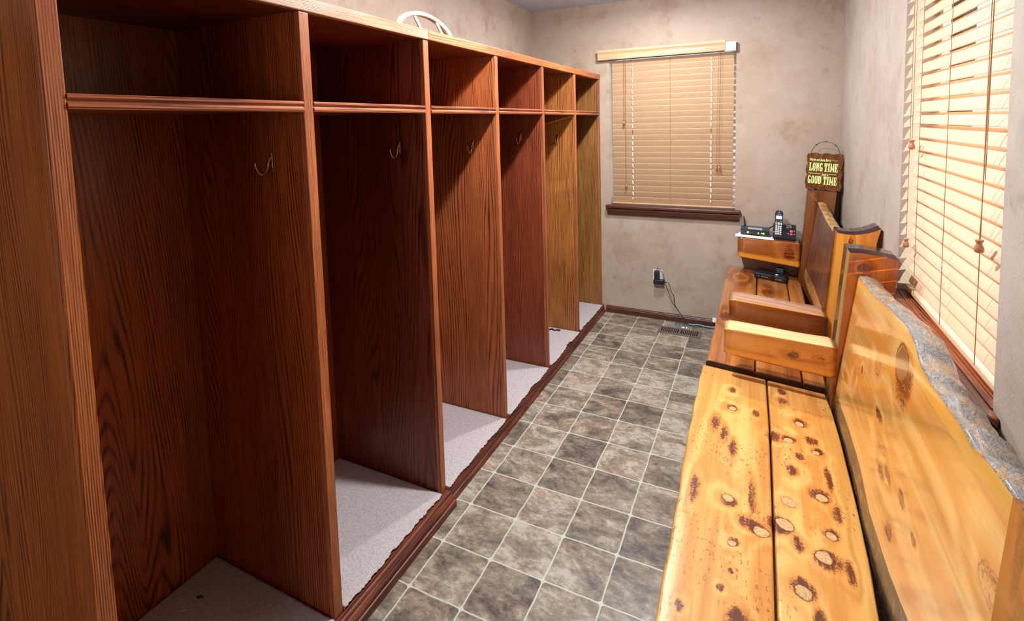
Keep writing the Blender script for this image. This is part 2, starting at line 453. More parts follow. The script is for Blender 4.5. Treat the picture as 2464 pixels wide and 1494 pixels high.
M['arm_far'] = slabwood('arm_face_far', (0.16, 0.040, 0.008), (0.34, 0.105, 0.016), (0.52, 0.20, 0.032), off=50.0,
                        knots=[(1.372, 0.66, 0.03, 0.05, 1.6, 1)], dims=(0, 2),
                        edge=[(-0.3, 0.34, (0.72, 0.30, 0.03), 0.95)], **ARM)
M['arm_far_top'] = slabwood('arm_far_top', (0.10, 0.035, 0.02), (0.22, 0.085, 0.04), (0.34, 0.15, 0.08), off=54.0, **ARM)


def bark_mat(name, grey, tan, dark, orange_amt):
    t = NT(name)
    p = t.vm('MULTIPLY', t.P(), (1, 0.45, 1))
    n1 = t.noise(p, 14.0, 5.0, 0.7, 1.6)
    n2 = t.noise(p, 55.0, 5.0, 0.7, 1.2)
    n3 = t.noise(t.P(), 150.0, 3.0)
    col = t.mix(t.mr(n2, 0.35, 0.65), grey, [x * 1.7 for x in grey])
    col = t.mix(t.math('MULTIPLY', t.mr(n1, 0.48, 0.60), orange_amt), col, tan)
    crack = t.mr(t.math('ABSOLUTE', t.math('SUBTRACT', n2, 0.5)), 0.0, 0.022, 1.0, 0.0)
    col = t.mix(t.math('MULTIPLY', crack, 0.75), col, dark)
    big = t.mr(t.noise(p, 4.0, 3.0), 0.60, 0.70)
    col = t.mix(t.math('MULTIPLY', big, 0.7), col, dark)
    hgt = t.math('ADD', n2, t.math('MULTIPLY', n3, 0.4))
    return t.done(t.bsdf(col, 0.25, 0.5, 0.6, 0.15, 0, t.bump(hgt, 0.75, 0.012)))


M['bark'] = bark_mat('varnished_grey_bark', (0.21, 0.21, 0.20), (0.50, 0.30, 0.11), (0.028, 0.018, 0.014), 0.85)
M['bark_dark'] = bark_mat('varnished_dark_bark', (0.030, 0.032, 0.026), (0.34, 0.18, 0.03), (0.010, 0.008, 0.007), 0.7)
M['bark_tan'] = slabwood('peeled_tan_edge', (0.26, 0.12, 0.04), (0.46, 0.26, 0.085), (0.58, 0.37, 0.15), 'Y', 60.0, None, rough=0.25, blotch=0.6)
M['under'] = plain('rough_dark_wood', (0.05, 0.02, 0.01), 0.6)


def slat_mat(name, col, tl):
    t = NT(name)
    n = t.noise(t.vm('MULTIPLY', t.P(), (0.3, 0.3, 1.0)), 60.0, 3.0)
    c = t.mix(t.mr(n, 0.3, 0.7, 0.0, 0.35), col, [x * 0.85 for x in col])
    b = t.bsdf(c, 0.35, 0.45)
    tr = t.node('ShaderNodeBsdfTranslucent', {'Color': (col[0], col[1] * 0.86, col[2] * 0.65, 1)})
    mx = t.node('ShaderNodeMixShader', {0: tl, 1: b.outputs[0], 2: tr.outputs[0]})
    return t.done(mx)


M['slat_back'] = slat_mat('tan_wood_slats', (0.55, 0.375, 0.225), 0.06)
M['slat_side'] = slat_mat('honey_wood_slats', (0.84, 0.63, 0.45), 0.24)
M['valance'] = slabwood('tan_wood_valance', (0.44, 0.27, 0.15), (0.60, 0.40, 0.24), (0.68, 0.48, 0.31), 'X', 70.0, None, rough=0.35, coat=0.2, freq=2.0)
M['cord'] = plain('brown_blind_cord', (0.36, 0.17, 0.06), 0.7)
M['cord_dark'] = plain('dark_blind_cord', (0.22, 0.10, 0.06), 0.7)
M['tassel'] = plain('turned_wood_tassel', (0.42, 0.18, 0.09), 0.35, coat=0.4)
M['rail_metal'] = plain('painted_metal_headrail', (0.66, 0.60, 0.55), 0.35, 0.2)
M['white'] = plain('white_plastic', (0.82, 0.82, 0.80), 0.35)
M['vinyl'] = plain('white_vinyl_frame', (0.75, 0.76, 0.78), 0.4)
M['frame_dark'] = plain('dark_bronze_frame', (0.035, 0.018, 0.012), 0.4)
M['black'] = plain('black_plastic', (0.012, 0.013, 0.017), 0.35)
M['black_gloss'] = plain('black_gloss_plastic', (0.010, 0.012, 0.018), 0.15, coat=0.5)
M['rubber'] = plain('black_rubber', (0.012, 0.011, 0.012), 0.5)
M['steelblue'] = plain('blue_black_plastic', (0.020, 0.045, 0.075), 0.3)
M['grey_label'] = plain('grey_label', (0.32, 0.33, 0.36), 0.5)
M['paper'] = plain('white_paper', (0.75, 0.76, 0.80), 0.8)
M['paper_blue'] = plain('blue_print', (0.10, 0.14, 0.34), 0.8)
M['led_green'] = plain('green_led', (0.1, 0.9, 0.05), 0.4, emis=(0.25, 1.0, 0.03, 1), es=14.0)
M['led_red'] = plain('red_led', (0.9, 0.02, 0.05), 0.4, emis=(1.0, 0.02, 0.05, 1), es=2.2)
M['lcd'] = plain('lit_lcd', (0.45, 0.55, 0.62), 0.3, emis=(0.62, 0.78, 0.9, 1), es=0.55)
M['keys'] = plain('pale_backlit_keys', (0.62, 0.68, 0.74), 0.4, emis=(0.7, 0.8, 0.95, 1), es=0.25)
M['brass'] = plain('aged_brass', (0.42, 0.24, 0.10), 0.28, 0.9)
M['iron'] = plain('dark_iron', (0.02, 0.014, 0.012), 0.45, 0.6)
M['vent'] = plain('brown_painted_register', (0.17, 0.135, 0.115), 0.4, 0.3)
M['vent_hole'] = plain('register_shaft', (0.008, 0.007, 0.007), 0.9)
M['silver'] = plain('silver_metal', (0.7, 0.72, 0.75), 0.25, 0.9)
M['lint'] = plain('white_lint', (0.7, 0.66, 0.62), 0.95)
M['cream'] = plain('cream_painted_hoop', (0.74, 0.66, 0.55), 0.4)
M['cyan'] = plain('pale_blue_cable', (0.22, 0.42, 0.55), 0.4)
M['plate'] = plain('ivory_outlet_plate', (0.66, 0.72, 0.70), 0.35)
M['sign_text'] = plain('pale_green_lettering', (0.62, 0.76, 0.30), 0.6)
M['glass_lamp'] = plain('frosted_lamp_glass', (0.9, 0.9, 0.88), 0.4)


def film_mat():
    t = NT('clear_plastic_film')
    g = t.node('ShaderNodeBsdfGlossy', {'Color': (0.75, 0.85, 0.9, 1), 'Roughness': 0.2})
    tr = t.node('ShaderNodeBsdfTransparent', {'Color': (0.8, 0.88, 0.92, 1)})
    return t.done(t.node('ShaderNodeMixShader', {0: 0.3, 1: tr.outputs[0], 2: g.outputs[0]}))


def glass_mat():
    t = NT('window_glass')
    g = t.node('ShaderNodeBsdfGlossy', {'Color': (1, 1, 1, 1), 'Roughness': 0.02})
    tr = t.node('ShaderNodeBsdfTransparent', {'Color': (0.94, 0.97, 0.96, 1)})
    return t.done(t.node('ShaderNodeMixShader', {0: 0.06, 1: tr.outputs[0], 2: g.outputs[0]}))


M['film'] = film_mat()
M['glass'] = glass_mat()


def sign_mat():
    t = NT('rusty_sign_board')
    n = t.noise(t.P(), 60.0, 5.0, 0.7)
    col = t.ramp(n, [(0.32, (0.030, 0.010, 0.003)), (0.5, (0.115, 0.036, 0.006)), (0.68, (0.26, 0.085, 0.012))])
    return t.done(t.bsdf(col, 0.4, 0.5, 0.3, 0.2, 0, t.bump(n, 0.2, 0.004)))


M['sign'] = sign_mat()

# ------------------------------------------------------------------ mesh kit


class MB:
    """Collects shapes into one mesh; each face carries a material index."""

    def __init__(s):
        s.bm = bmesh.new()
        s.mats = []

    def mi(s, m):
        if m not in s.mats:
            s.mats.append(m)
        return s.mats.index(m)

    def face(s, vs, m, smooth=False):
        try:
            f = s.bm.faces.new(vs)
        except ValueError:
            return None
        f.material_index = s.mi(m)
        f.smooth = smooth
        return f

    def box(s, x0, x1, y0, y1, z0, z1, m, bev=0.0, seg=2, fn=None):
        """Axis box; m may be a dict {'-x','+x','-y','+y','-z','+z','*'} of materials; fn maps each corner."""
        b = bmesh.new()
        vs = [b.verts.new((x, y, z)) for x in (x0, x1) for y in (y0, y1) for z in (z0, z1)]
        md = m if isinstance(m, dict) else {'*': m}
        for key, idx in (('-x', (0, 1, 3, 2)), ('+x', (4, 6, 7, 5)), ('-y', (0, 4, 5, 1)), ('+y', (2, 3, 7, 6)),
                         ('-z', (0, 2, 6, 4)), ('+z', (1, 5, 7, 3))):
            f = b.faces.new([vs[i] for i in idx])
            f.material_index = s.mi(md.get(key, md.get('*')))
        if bev > 0:
            bmesh.ops.bevel(b, geom=list(b.edges), offset=bev, segments=seg, profile=0.5, affect='EDGES', clamp_overlap=True)
            for f in b.faces:
                f.smooth = True
        s.join(b, fn)

    def join(s, b, fn=None):
        mp = {}
        for v in b.verts:
            co = fn(v.co) if fn else v.co
            mp[v] = s.bm.verts.new(co)
        for f in b.faces:
            try:
                g = s.bm.faces.new([mp[v] for v in f.verts])
                g.material_index = f.material_index
                g.smooth = f.smooth
            except ValueError:
                pass
        b.free()

    def prism(s, poly, a0, a1, m, axis='Y', fn=None, cap=True, smooth=False):
        """Extrude a 2-D polygon along axis (Y: poly is (x,z); X: (y,z); Z: (x,y))."""
        mk = {'Y': lambda p, a: (p[0], a, p[1]), 'X': lambda p, a: (a, p[0], p[1]), 'Z': lambda p, a: (p[0], p[1], a)}[axis]
        co = (lambda v: fn(Vector(v))) if fn else (lambda v: v)
        A = [s.bm.verts.new(co(mk(p, a0))) for p in poly]
        B = [s.bm.verts.new(co(mk(p, a1))) for p in poly]
        n = len(poly)
        for i in range(n):
            s.face([A[i], A[(i + 1) % n], B[(i + 1) % n], B[i]], m, smooth)
        if cap:
            s.face(list(reversed(A)), m)
            s.face(B, m)

    def tube(s, pts, r, m, n=8, closed=False, rs=None):
        pts = [Vector(p) for p in pts]
        rings = []
        up = Vector((0.13, 0.21, 0.97))
        for i, p in enumerate(pts):
            a = pts[i - 1] if (i > 0 or closed) else p
            b = pts[(i + 1) % len(pts)] if (i < len(pts) - 1 or closed) else p
            t = (b - a).normalized() if (b - a).length > 1e-9 else Vector((0, 0, 1))
            e1 = t.cross(up)
            if e1.length < 1e-3:
                e1 = t.cross(Vector((1, 0, 0)))
            e1.normalize()
            e2 = t.cross(e1)
            rr = rs[i] if rs else r
            rings.append([s.bm.verts.new(p + (e1 * math.cos(2 * math.pi * k / n) + e2 * math.sin(2 * math.pi * k / n)) * rr) for k in range(n)])
        L = len(rings)
        for i in range(L if closed else L - 1):
            A, B = rings[i], rings[(i + 1) % L]
            for k in range(n):
                s.face([A[k], A[(k + 1) % n], B[(k + 1) % n], B[k]], m, True)
        if not closed:
            s.face(list(reversed(rings[0])), m)
            s.face(rings[-1], m)

    def lathe(s, cx, cy, prof, m, n=16):
        """prof: list of (radius, z) from bottom to top around a vertical axis."""
        rings = [[s.bm.verts.new((cx + r * math.cos(2 * math.pi * k / n), cy + r * math.sin(2 * math.pi * k / n), z)) for k in range(n)] for r, z in prof]
        for A, B in zip(rings, rings[1:]):
            for k in range(n):
                s.face([A[k], A[(k + 1) % n], B[(k + 1) % n], B[k]], m, True)
        s.face(list(reversed(rings[0])), m)
        s.face(rings[-1], m)

    def build(s, name, parent=None, normals=True):
        rounded = any(f.smooth for f in s.bm.faces)
        if normals:
            bmesh.ops.recalc_face_normals(s.bm, faces=list(s.bm.faces))
        me = bpy.data.meshes.new(name)
        s.bm.to_mesh(me)
        s.bm.free()
        for m in s.mats:
            me.materials.append(m)
        o = bpy.data.objects.new(name, me)
        C.objects.link(o)
        if rounded:
            wn = o.modifiers.new('even_normals', 'WEIGHTED_NORMAL')
            wn.weight = 100
        if parent is not None:
            o.parent = parent
            base = parent
            loc = Vector(parent.location)
            while base.parent is not None:
                base = base.parent
                loc += Vector(base.location)
            o.location = -loc if not parent.get('_at_zero') else Vector((0, 0, 0))
            o['_at_zero'] = 1
        return o


def tidy(o):
    for x in list(bpy.data.objects):
        if '_at_zero' in x:
            del x['_at_zero']


def tag(o, label, cat, group=None):
    o['label'] = label
    o['category'] = cat
    if group:
        o['group'] = group
    return o


def thing(name, label, cat, loc=(0, 0, 0), group=None):
    o = bpy.data.objects.new(name, None)
    o.empty_display_size = 0.05
    C.objects.link(o)
    o.location = loc
    return tag(o, label, cat, group)


def struct(o):
    o['kind'] = 'structure'
    return o


def smooth_pts(pts, n=8):
    """Catmull-Rom through the points."""
    P = [Vector(p) for p in pts]
    P = [2 * P[0] - P[1]] + P + [2 * P[-1] - P[-2]]
    out = []
    for i in range(1, len(P) - 2):
        for k in range(n):
            t = k / n
            a, b, c, d = P[i - 1:i + 3]
            out.append(0.5 * ((2 * b) + (c - a) * t + (2 * a - 5 * b + 4 * c - d) * t * t + (3 * b - a - 3 * c + d) * t ** 3))
    out.append(P[-2])
    return out


def interp(tab, x):
    if x <= tab[0][0]:
        return tab[0][1]
    for (a, va), (b, vb) in zip(tab, tab[1:]):
        if x <= b:
            k = (x - a) / (b - a)
            k = k * k * (3 - 2 * k) * 0.5 + k * 0.5
            return va + (vb - va) * k
    return tab[-1][1]


# ------------------------------------------------------------------ the room
XL, XR, ZC, YF = -0.585, 1.676, 2.54, -6.1
W1 = (0.082, 1.022, 0.915, 2.10)          # back wall window: x0 x1 z0 z1
W2 = (-2.577, -1.662, 0.915, 2.14)        # long wall window: y0 y1 z0 z1
TW = 0.16

b = MB()
b.box(XL - TW, XR + TW, YF - TW, TW, -0.08, 0.0, M['floor'])
struct(b.build('floor'))
b = MB()
b.box(XL - TW, XR + TW, YF - TW, TW, ZC, ZC + 0.08, M['ceiling'])
struct(b.build('ceiling'))
b = MB()
b.box(XL - TW, XL, YF - TW, TW, 0, ZC, M['wall'])
struct(b.build('wall_left'))


def wall_with_hole(name, axis, a0, a1, p0, p1, hole, m):
    h0, h1, z0, z1 = hole
    b = MB()
    for u0, u1, v0, v1 in ((a0, h0, 0, ZC), (h1, a1, 0, ZC), (h0, h1, 0, z0), (h0, h1, z1, ZC)):
        if axis == 'X':
            b.box(u0, u1, p0, p1, v0, v1, m)
        else:
            b.box(p0, p1, u0, u1, v0, v1, m)
    bmesh.ops.remove_doubles(b.bm, verts=list(b.bm.verts), dist=1e-5)
    return struct(b.build(name))


wall_with_hole('wall_back', 'X', XL, XR, 0.0, TW, (W1[0], W1[1], 0.889, W1[3]), M['wall'])
wall_with_hole('wall_right', 'Y', YF - TW, TW, XR, XR + TW, (W2[0], W2[1], 0.889, W2[3]), M['wall2'])
wall_with_hole('wall_front', 'X', XL, XR, YF - TW, YF, (0.2, 1.3, 0.85, 2.1), M['wall'])  # unseen rear wall; its opening is added for the fill light

# baseboard along the far wall
BASE = [(0.0, 0.0), (-0.013, 0.0), (-0.013, 0.036), (-0.010, 0.041), (-0.010, 0.047), (-0.006, 0.052), (-0.004, 0.057), (0.0, 0.057)]
b = MB()
b.prism(BASE, 0.035, XR, M['trim_x'], 'X')
struct(b.build('baseboard_back'))


def window(name, F, a0, a1, z0, z1, mull, axis, sill_pts):
    """F(a, n, z): a along the wall, n outwards. Vinyl frame, dark sash, panes, stained stool."""
    root = bpy.data.objects.new(name, None)
    root.empty_display_size = 0.05
    C.objects.link(root)
    root.location = F((a0 + a1) / 2, 0.1, z0)
    struct(root)
    fn = lambda v: F(v[0], v[1], v[2])
    b = MB()
    w = 0.035
    for x0, x1, u0, u1 in ((a0, a0 + w, z0, z1), (a1 - w, a1, z0, z1), (a0 + w, a1 - w, z0, z0 + w), (a0 + w, a1 - w, z1 - w, z1)):
        b.box(x0, x1, 0.10, 0.15, u0, u1, M['vinyl'], fn=fn)
    b.build('window_frame', root)
    b = MB()
    for x0, x1, u0, u1 in mull:
        b.box(x0, x1, 0.105, 0.14, u0, u1, M['frame_dark'], fn=fn)
    b.build('sash_bar', root)
    b = MB()
    b.box(a0 + w, a1 - w, 0.124, 0.128, z0 + w, z1 - w, M['glass'], fn=fn)
    b.build('pane', root)
    b = MB()
    sill_pts(b, fn)
    b.build('window_sill', root)
    return root


def sill_back(b, fn):
    mt = M['trim_x']
    b.box(0.048, 1.062, -0.045, 0.10, 0.888, 0.9145, mt, 0.008, 3, fn)
    pr = [(-0.034, 0.888), (-0.034, 0.872), (-0.028, 0.862), (-0.026, 0.846), (-0.018, 0.834), (0.0, 0.830), (0.0, 0.888)]
    b.prism(pr, 0.058, 1.050, mt, 'X', fn)


def sill_side(b, fn):
    mt = M['trim_y']
    # a runs along -y here
    b.box(W2[0] - 0.045, W2[1] + 0.045, -0.038, -0.0005, 0.886, 0.9145, mt, 0.008, 3, fn)
    b.box(W2[0] + 0.001, W2[1] - 0.001, -0.002, 0.10, 0.890, 0.9145, mt, 0, 2, fn)
    pr = [(-0.026, 0.886), (-0.024, 0.866), (-0.016, 0.846), (-0.0005, 0.838), (-0.0005, 0.886)]
    b.prism(pr, W2[0] - 0.03, W2[1] + 0.03, mt, 'X', fn)


F1 = lambda a, n, z: Vector((a, n, z))
F2 = lambda a, n, z: Vector((XR + n, a, z))
window('window_1', F1, W1[0], W1[1], W1[2], W1[3], [(W1[0] + 0.035, W1[1] - 0.035, 1.48, 1.52)], 'X', sill_back)
window('window_2', F2, W2[0], W2[1], W2[2], W2[3],
       [(-1.885, -1.835, 0.95, 2.105), (-1.79, -1.765, 0.95, 2.105), (-2.53, -2.505, 0.95, 2.105), (-1.835, -1.79, 1.50, 1.53)], 'Y', sill_side)


def grid_solid(b, us, ts, keep, fn, thick, m):
    """A thin solid over the (u, t) cells for which keep(i, j); fn(u, t, side) gives the surface point."""
    V = {}

    def v(i, j, k):
        if (i, j, k) not in V:
            V[(i, j, k)] = b.bm.verts.new(fn(us[i], ts[j], (k - 0.5) * thick))
        return V[(i, j, k)]
    nu, nt = len(us) - 1, len(ts) - 1
    K = lambda i, j: 0 <= i < nu and 0 <= j < nt and keep(i, j)
    for i in range(nu):
        for j in range(nt):
            if not K(i, j):
                continue
            b.face([v(i, j, 1), v(i + 1, j, 1), v(i + 1, j + 1, 1), v(i, j + 1, 1)], m, True)
            b.face([v(i, j, 0), v(i, j + 1, 0), v(i + 1, j + 1, 0), v(i + 1, j, 0)], m, True)
            for di, dj, e in ((-1, 0, ((i, j), (i, j + 1))), (1, 0, ((i + 1, j), (i + 1, j + 1))),
                              (0, -1, ((i, j), (i + 1, j))), (0, 1, ((i, j + 1), (i + 1, j + 1)))):
                if not K(i + di, j + dj):
                    (p, q) = e
                    b.face([v(*p, 0), v(*q, 0), v(*q, 1), v(*p, 1)], m)


def slats(parent, F, a0, a1, zlist, half, tilts, n0, holes, m, th=0.0028, jitter=0.0):
    b = MB()
    us = [a0]
    hc = set()
    for h in sorted(holes):
        us += [h - 0.003, h + 0.003]
        hc.add(len(us) - 2)
    us.append(a1)
    ts = [-half, -half * 0.82, -half * 0.45, 0.0, half * 0.45, half * 0.82, half]
    for z, til in zip(zlist, tilts):
        c, s = math.cos(til), math.sin(til)
        jt = R.uniform(-jitter, jitter)

        def fn(u, t, side, z=z, c=c, s=s, jt=jt):
            crown = 0.0016 * (1 - (t / half) ** 2) + side
            # inner (room side, negative n) edge hangs low
            n = n0 - t * c - crown * s
            zz = z - t * s + crown * c
            return F(u + jt, n, zz)
        grid_solid(b, us, ts, lambda i, j: not (i in hc and 1 < j < 4 or i in hc and j == 1), fn, th, m)
    return b.build('slats', parent)


def cord(parent, name, pts, m, r=0.0011, extra=None):
    b = MB()
    b.tube(pts, r, m, 6)
    o = b.build(name, parent)
    if extra:
        x, y, z = extra
        k = MB()
        k.lathe(x, y, [(0.003, z - 0.030), (0.0085, z - 0.028), (0.0105, z - 0.022), (0.0095, z - 0.014), (0.0062, z - 0.008),
                       (0.0062, z - 0.004), (0.009, z + 0.001), (0.009, z + 0.004), (0.003, z + 0.005)], M['tassel'])
        k.build('tassel', o)
    return o


# ---- blind on the far wall
bl = thing('window_blind', 'closed tan wooden slat blind on the end wall window, valance slid to the left', 'blind', (0.55, -0.01, 0.93))
N1 = 25
zs = [0.958 + i * 0.0455 for i in range(N1)]
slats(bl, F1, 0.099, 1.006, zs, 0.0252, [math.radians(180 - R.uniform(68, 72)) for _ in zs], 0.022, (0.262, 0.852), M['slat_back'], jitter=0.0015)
b = MB()
b.box(0.096, 1.010, 0.004, 0.034, 0.922, 0.934, M['slat_back'], 0.003)
b.build('bottom_rail', bl)
b = MB()
b.box(0.090, 1.018, -0.012, 0.040, 2.082, 2.099, M['rail_metal'])
b.box(0.090, 1.018, -0.012, -0.009, 2.082, 2.14, M['rail_metal'])
b.box(0.945, 1.0225, -0.040, -0.010, 2.081, 2.147, M['rail_metal'], 0.002)
b.box(0.958, 0.998, -0.043, -0.040, 2.09, 2.14, M['white'])
b.box(0.999, 1.021, -0.045, -0.040, 2.085, 2.143, M['white'], 0.002)
b.build('headrail', bl)['label'] = 'bare metal headrail end, white'
b = MB()
VP = [(-0.012, 2.086), (-0.048, 2.086), (-0.050, 2.094), (-0.047, 2.100), (-0.049, 2.112), (-0.046, 2.124), (-0.049, 2.134), (-0.055, 2.144),
      (-0.056, 2.158), (-0.052, 2.163), (-0.044, 2.164), (-0.044, 2.150), (-0.036, 2.104), (-0.012, 2.098)]
b.prism(VP, -0.002, 0.949, M['valance'], 'X')
b.build('valance', bl)
for a in (0.262, 0.552, 0.852):
    cord(bl, 'ladder_cord', [(a + 0.004, -0.0045, 2.085), (a + 0.004, -0.0045, 0.930)], M['cord'], 0.0008)
cord(bl, 'pull_cord', [(0.200, -0.012, 2.085), (0.200, -0.012, 1.60)], M['cord_dark'], 0.0012, (0.200, -0.012, 1.60))
cord(bl, 'pull_cord', [(0.214, -0.012, 2.085), (0.214, -0.012, 1.09)], M['cord_dark'], 0.0012, (0.214, -0.012, 1.09))
cord(bl, 'pull_cord', smooth_pts([(0.905, -0.012, 2.085), (0.898, -0.012, 1.7), (0.890, -0.012, 1.245)]), M['cord_dark'], 0.0012, (0.889, -0.013, 1.243))
cord(bl, 'pull_cord', smooth_pts([(0.918, -0.012, 2.085), (0.914, -0.012, 1.7), (0.911, -0.012, 1.248)]), M['cord_dark'], 0.0012, (0.911, -0.012, 1.248))

# ---- blind in the long wall's window
bl = thing('window_blind', 'sunlit honey-coloured wooden slat blind in the large window above the benches', 'blind', (XR + 0.03, -2.12, 0.93))
zs = [0.975 + i * 0.0465 for i in range(24)]
tl = []
for i, z in enumerate(zs):
    t = 66 + R.uniform(-1.5, 1.5)
    if abs(z - 1.56) < 0.024:
        t = 48
    tl.append(math.radians(t))
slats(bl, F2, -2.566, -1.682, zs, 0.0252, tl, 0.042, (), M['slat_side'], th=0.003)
b = MB()
b.box(XR + 0.020, XR + 0.058, -2.566, -1.682, 0.926, 0.944, M['slat_side'], 0.003)
b.build('bottom_rail', bl)
b = MB()
b.box(XR + 0.004, XR + 0.060, -2.570, -1.668, 2.085, 2.135, M['rail_metal'], 0.002)
b.build('headrail', bl)
b = MB()
b.prism([(XR - 0.012, 2.07), (XR - 0.004, 2.07), (XR + 0.002, 2.10), (XR + 0.002, 2.14), (XR - 0.016, 2.145), (XR - 0.016, 2.12)], -2.574, -1.665, M['valance'], 'Y')
b.build('valance', bl)
xc = XR + 0.0145
for a in (-2.41, -2.125, -1.83):
    cord(bl, 'ladder_cord', [(xc, a, 2.085), (xc, a, 0.944)], M['cord'], 0.0011)
xp = XR + 0.006
cord(bl, 'pull_cord', [(xp, -1.772, 2.085), (xp, -1.772, 1.50)], M['cord'], 0.0011, (xp, -1.772, 1.497))
cord(bl, 'pull_cord', [(xp, -1.742, 2.085), (xp, -1.742, 1.13)], M['cord'], 0.0011, (xp, -1.742, 1.127))
cord(bl, 'pull_cord', smooth_pts([(xp, -2.455, 2.085), (xp, -2.44, 1.45), (xp, -2.432, 1.28)]), M['cord'], 0.0010, (xp, -2.432, 1.275))
cord(bl, 'pull_cord', smooth_pts([(xp + 0.003, -2.443, 2.085), (xp + 0.003, -2.440, 1.43)]), M['cord'], 0.0009)

# ------------------------------------------------------------------ the lockers
YD = [None, -3.5561, -2.9655, -2.3748, -1.7866, -1.1890, -0.5986, -0.0040]
TH, DEP, ZB, ZT = 0.037, 0.573, 0.057, 1.936


def coat_hook(parent, x, y, z, plate_only=False):
    b = MB()
    b.box(x - 0.007, x + 0.007, y - 0.004, y, z - 0.022, z + 0.026, M['brass'], 0.0018)
    b.lathe(x, y - 0.004, [(0.0028, z - 0.012), (0.0028, z - 0.009)], M['silver'], 8)
    if not plate_only:
        pts = smooth_pts([(x, y - 0.003, z + 0.016), (x, y - 0.012, z - 0.004), (x, y - 0.016, z - 0.022), (x, y - 0.028, z - 0.036),
                          (x, y - 0.044, z - 0.034), (x, y - 0.055, z - 0.016), (x, y - 0.057, z + 0.000)], 6)
        b.tube(pts, 0.0036, M['brass'], 8, rs=[0.0044 if i < len(pts) * 0.6 else 0.0030 for i in range(len(pts))])
    return b.build('coat_hook', parent)


SHELF = [(-0.560, 1.656), (-0.004, 1.656), (-0.004, 1.648), (0.001, 1.6495), (0.003, 1.654), (0.003, 1.659), (-0.001, 1.6635), (-0.004, 1.665), (-0.004, 1.667),
         (0.000, 1.669), (0.003, 1.672), (0.003, 1.676), (-0.001, 1.6795), (-0.012, 1.680), (-0.012, 1.672), (-0.560, 1.672)]


def locker_unit(label, ks, first, y_start, base_prof, rail_mat, rail_y0, rail_y1, base_y):
    root = thing('locker_unit', label, 'lockers', (0, (YD[ks[0]] + YD[ks[-1]]) / 2, 0))
    y_end = YD[ks[-1]]
    for k in ks:
        b = MB()
        y1 = YD[k]
        y0 = y1 - TH
        d = M['oak_div'][k]
        b.box(-DEP, -0.019, y0 + 0.0015, y1 - 0.0015, ZB, ZT, d)
        b.box(-0.019, 0.0, y0, y1, ZB, ZT, M['oak_edge'], 0.0035, 2)
        b.build('divider_panel', root)
    b = MB()
    b.box(-DEP - 0.008, -DEP, y_start, y_end, ZB, ZT, M['oak_back'])
    b.build('back_panel', root)
    b = MB()
    b.box(-DEP - 0.008, -0.018, y_start, y_end, ZT, ZT + 0.022, M['oak_top'])
    b.build('top_panel', root)
    b = MB()
    b.box(-0.018, 0.004, rail_y0, rail_y1, ZT + 0.0005, 1.976, rail_mat, 0.003)
    b.build('top_rail', root)
    ys = [y_start] + [YD[k] for k in ks] if not first else [YD[k] for k in ks]
    for a, c in zip(ys, ys[1:]):
        b = MB()
        b.prism(SHELF, a, c - TH, M['oak_shelf'], 'Y')
        b.build('shelf', root)
    b = MB()
    b.box(-DEP - 0.008, -0.024, y_start, y_end, 0.001, ZB - 0.001, M['oak_base'])
    b.build('floor_platform', root)
    b = MB()
    b.prism(base_prof, base_y[0], base_y[1], M['oak_base'], 'Y')
    b.build('base_board', root)
    return root


PROF_A = [(-0.024, 0.0), (0.052, 0.0), (0.052, 0.018), (0.048, 0.024), (0.044, 0.026), (0.038, 0.036), (0.030, 0.044), (0.027, 0.046), (0.027, 0.050),
          (0.023, 0.055), (0.018, 0.0565), (-0.024, 0.0565)]
PROF_B = [(-0.024, 0.0), (0.030, 0.0), (0.029, 0.010), (0.022, 0.018), (0.018, 0.020), (0.018, 0.044), (0.015, 0.050), (0.011, 0.0565), (-0.024, 0.0565)]
unit_a = locker_unit('nearer dark red oak locker unit, two open bays, light oak top rail', [1, 2, 3], True, YD[1] - TH, PROF_A, M['oak_rail'], YD[1] - TH, YD[3], (YD[1] - TH, YD[3]))
unit_b = locker_unit('farther oak locker unit of four open bays reaching the end wall, reddish top rail', [4, 5, 6, 7], False, YD[3] + 0.001, PROF_B, M['oak_rail_red'], YD[3] + 0.001, -0.002, (YD[3] + 0.001, -0.002))
for k, (hx, hz) in {2: (-0.150, 1.505), 3: (-0.138, 1.512), 4: (-0.138, 1.495), 5: (-0.150, 1.514), 6: (-0.131, 1.486)}.items():
    coat_hook(unit_a if k < 4 else unit_b, hx, YD[k] - TH + 0.0015, hz)
coat_hook(unit_b, -0.153, YD[7] - TH + 0.0015, 1.497, True)['label'] = 'dark hook plate without its hook'

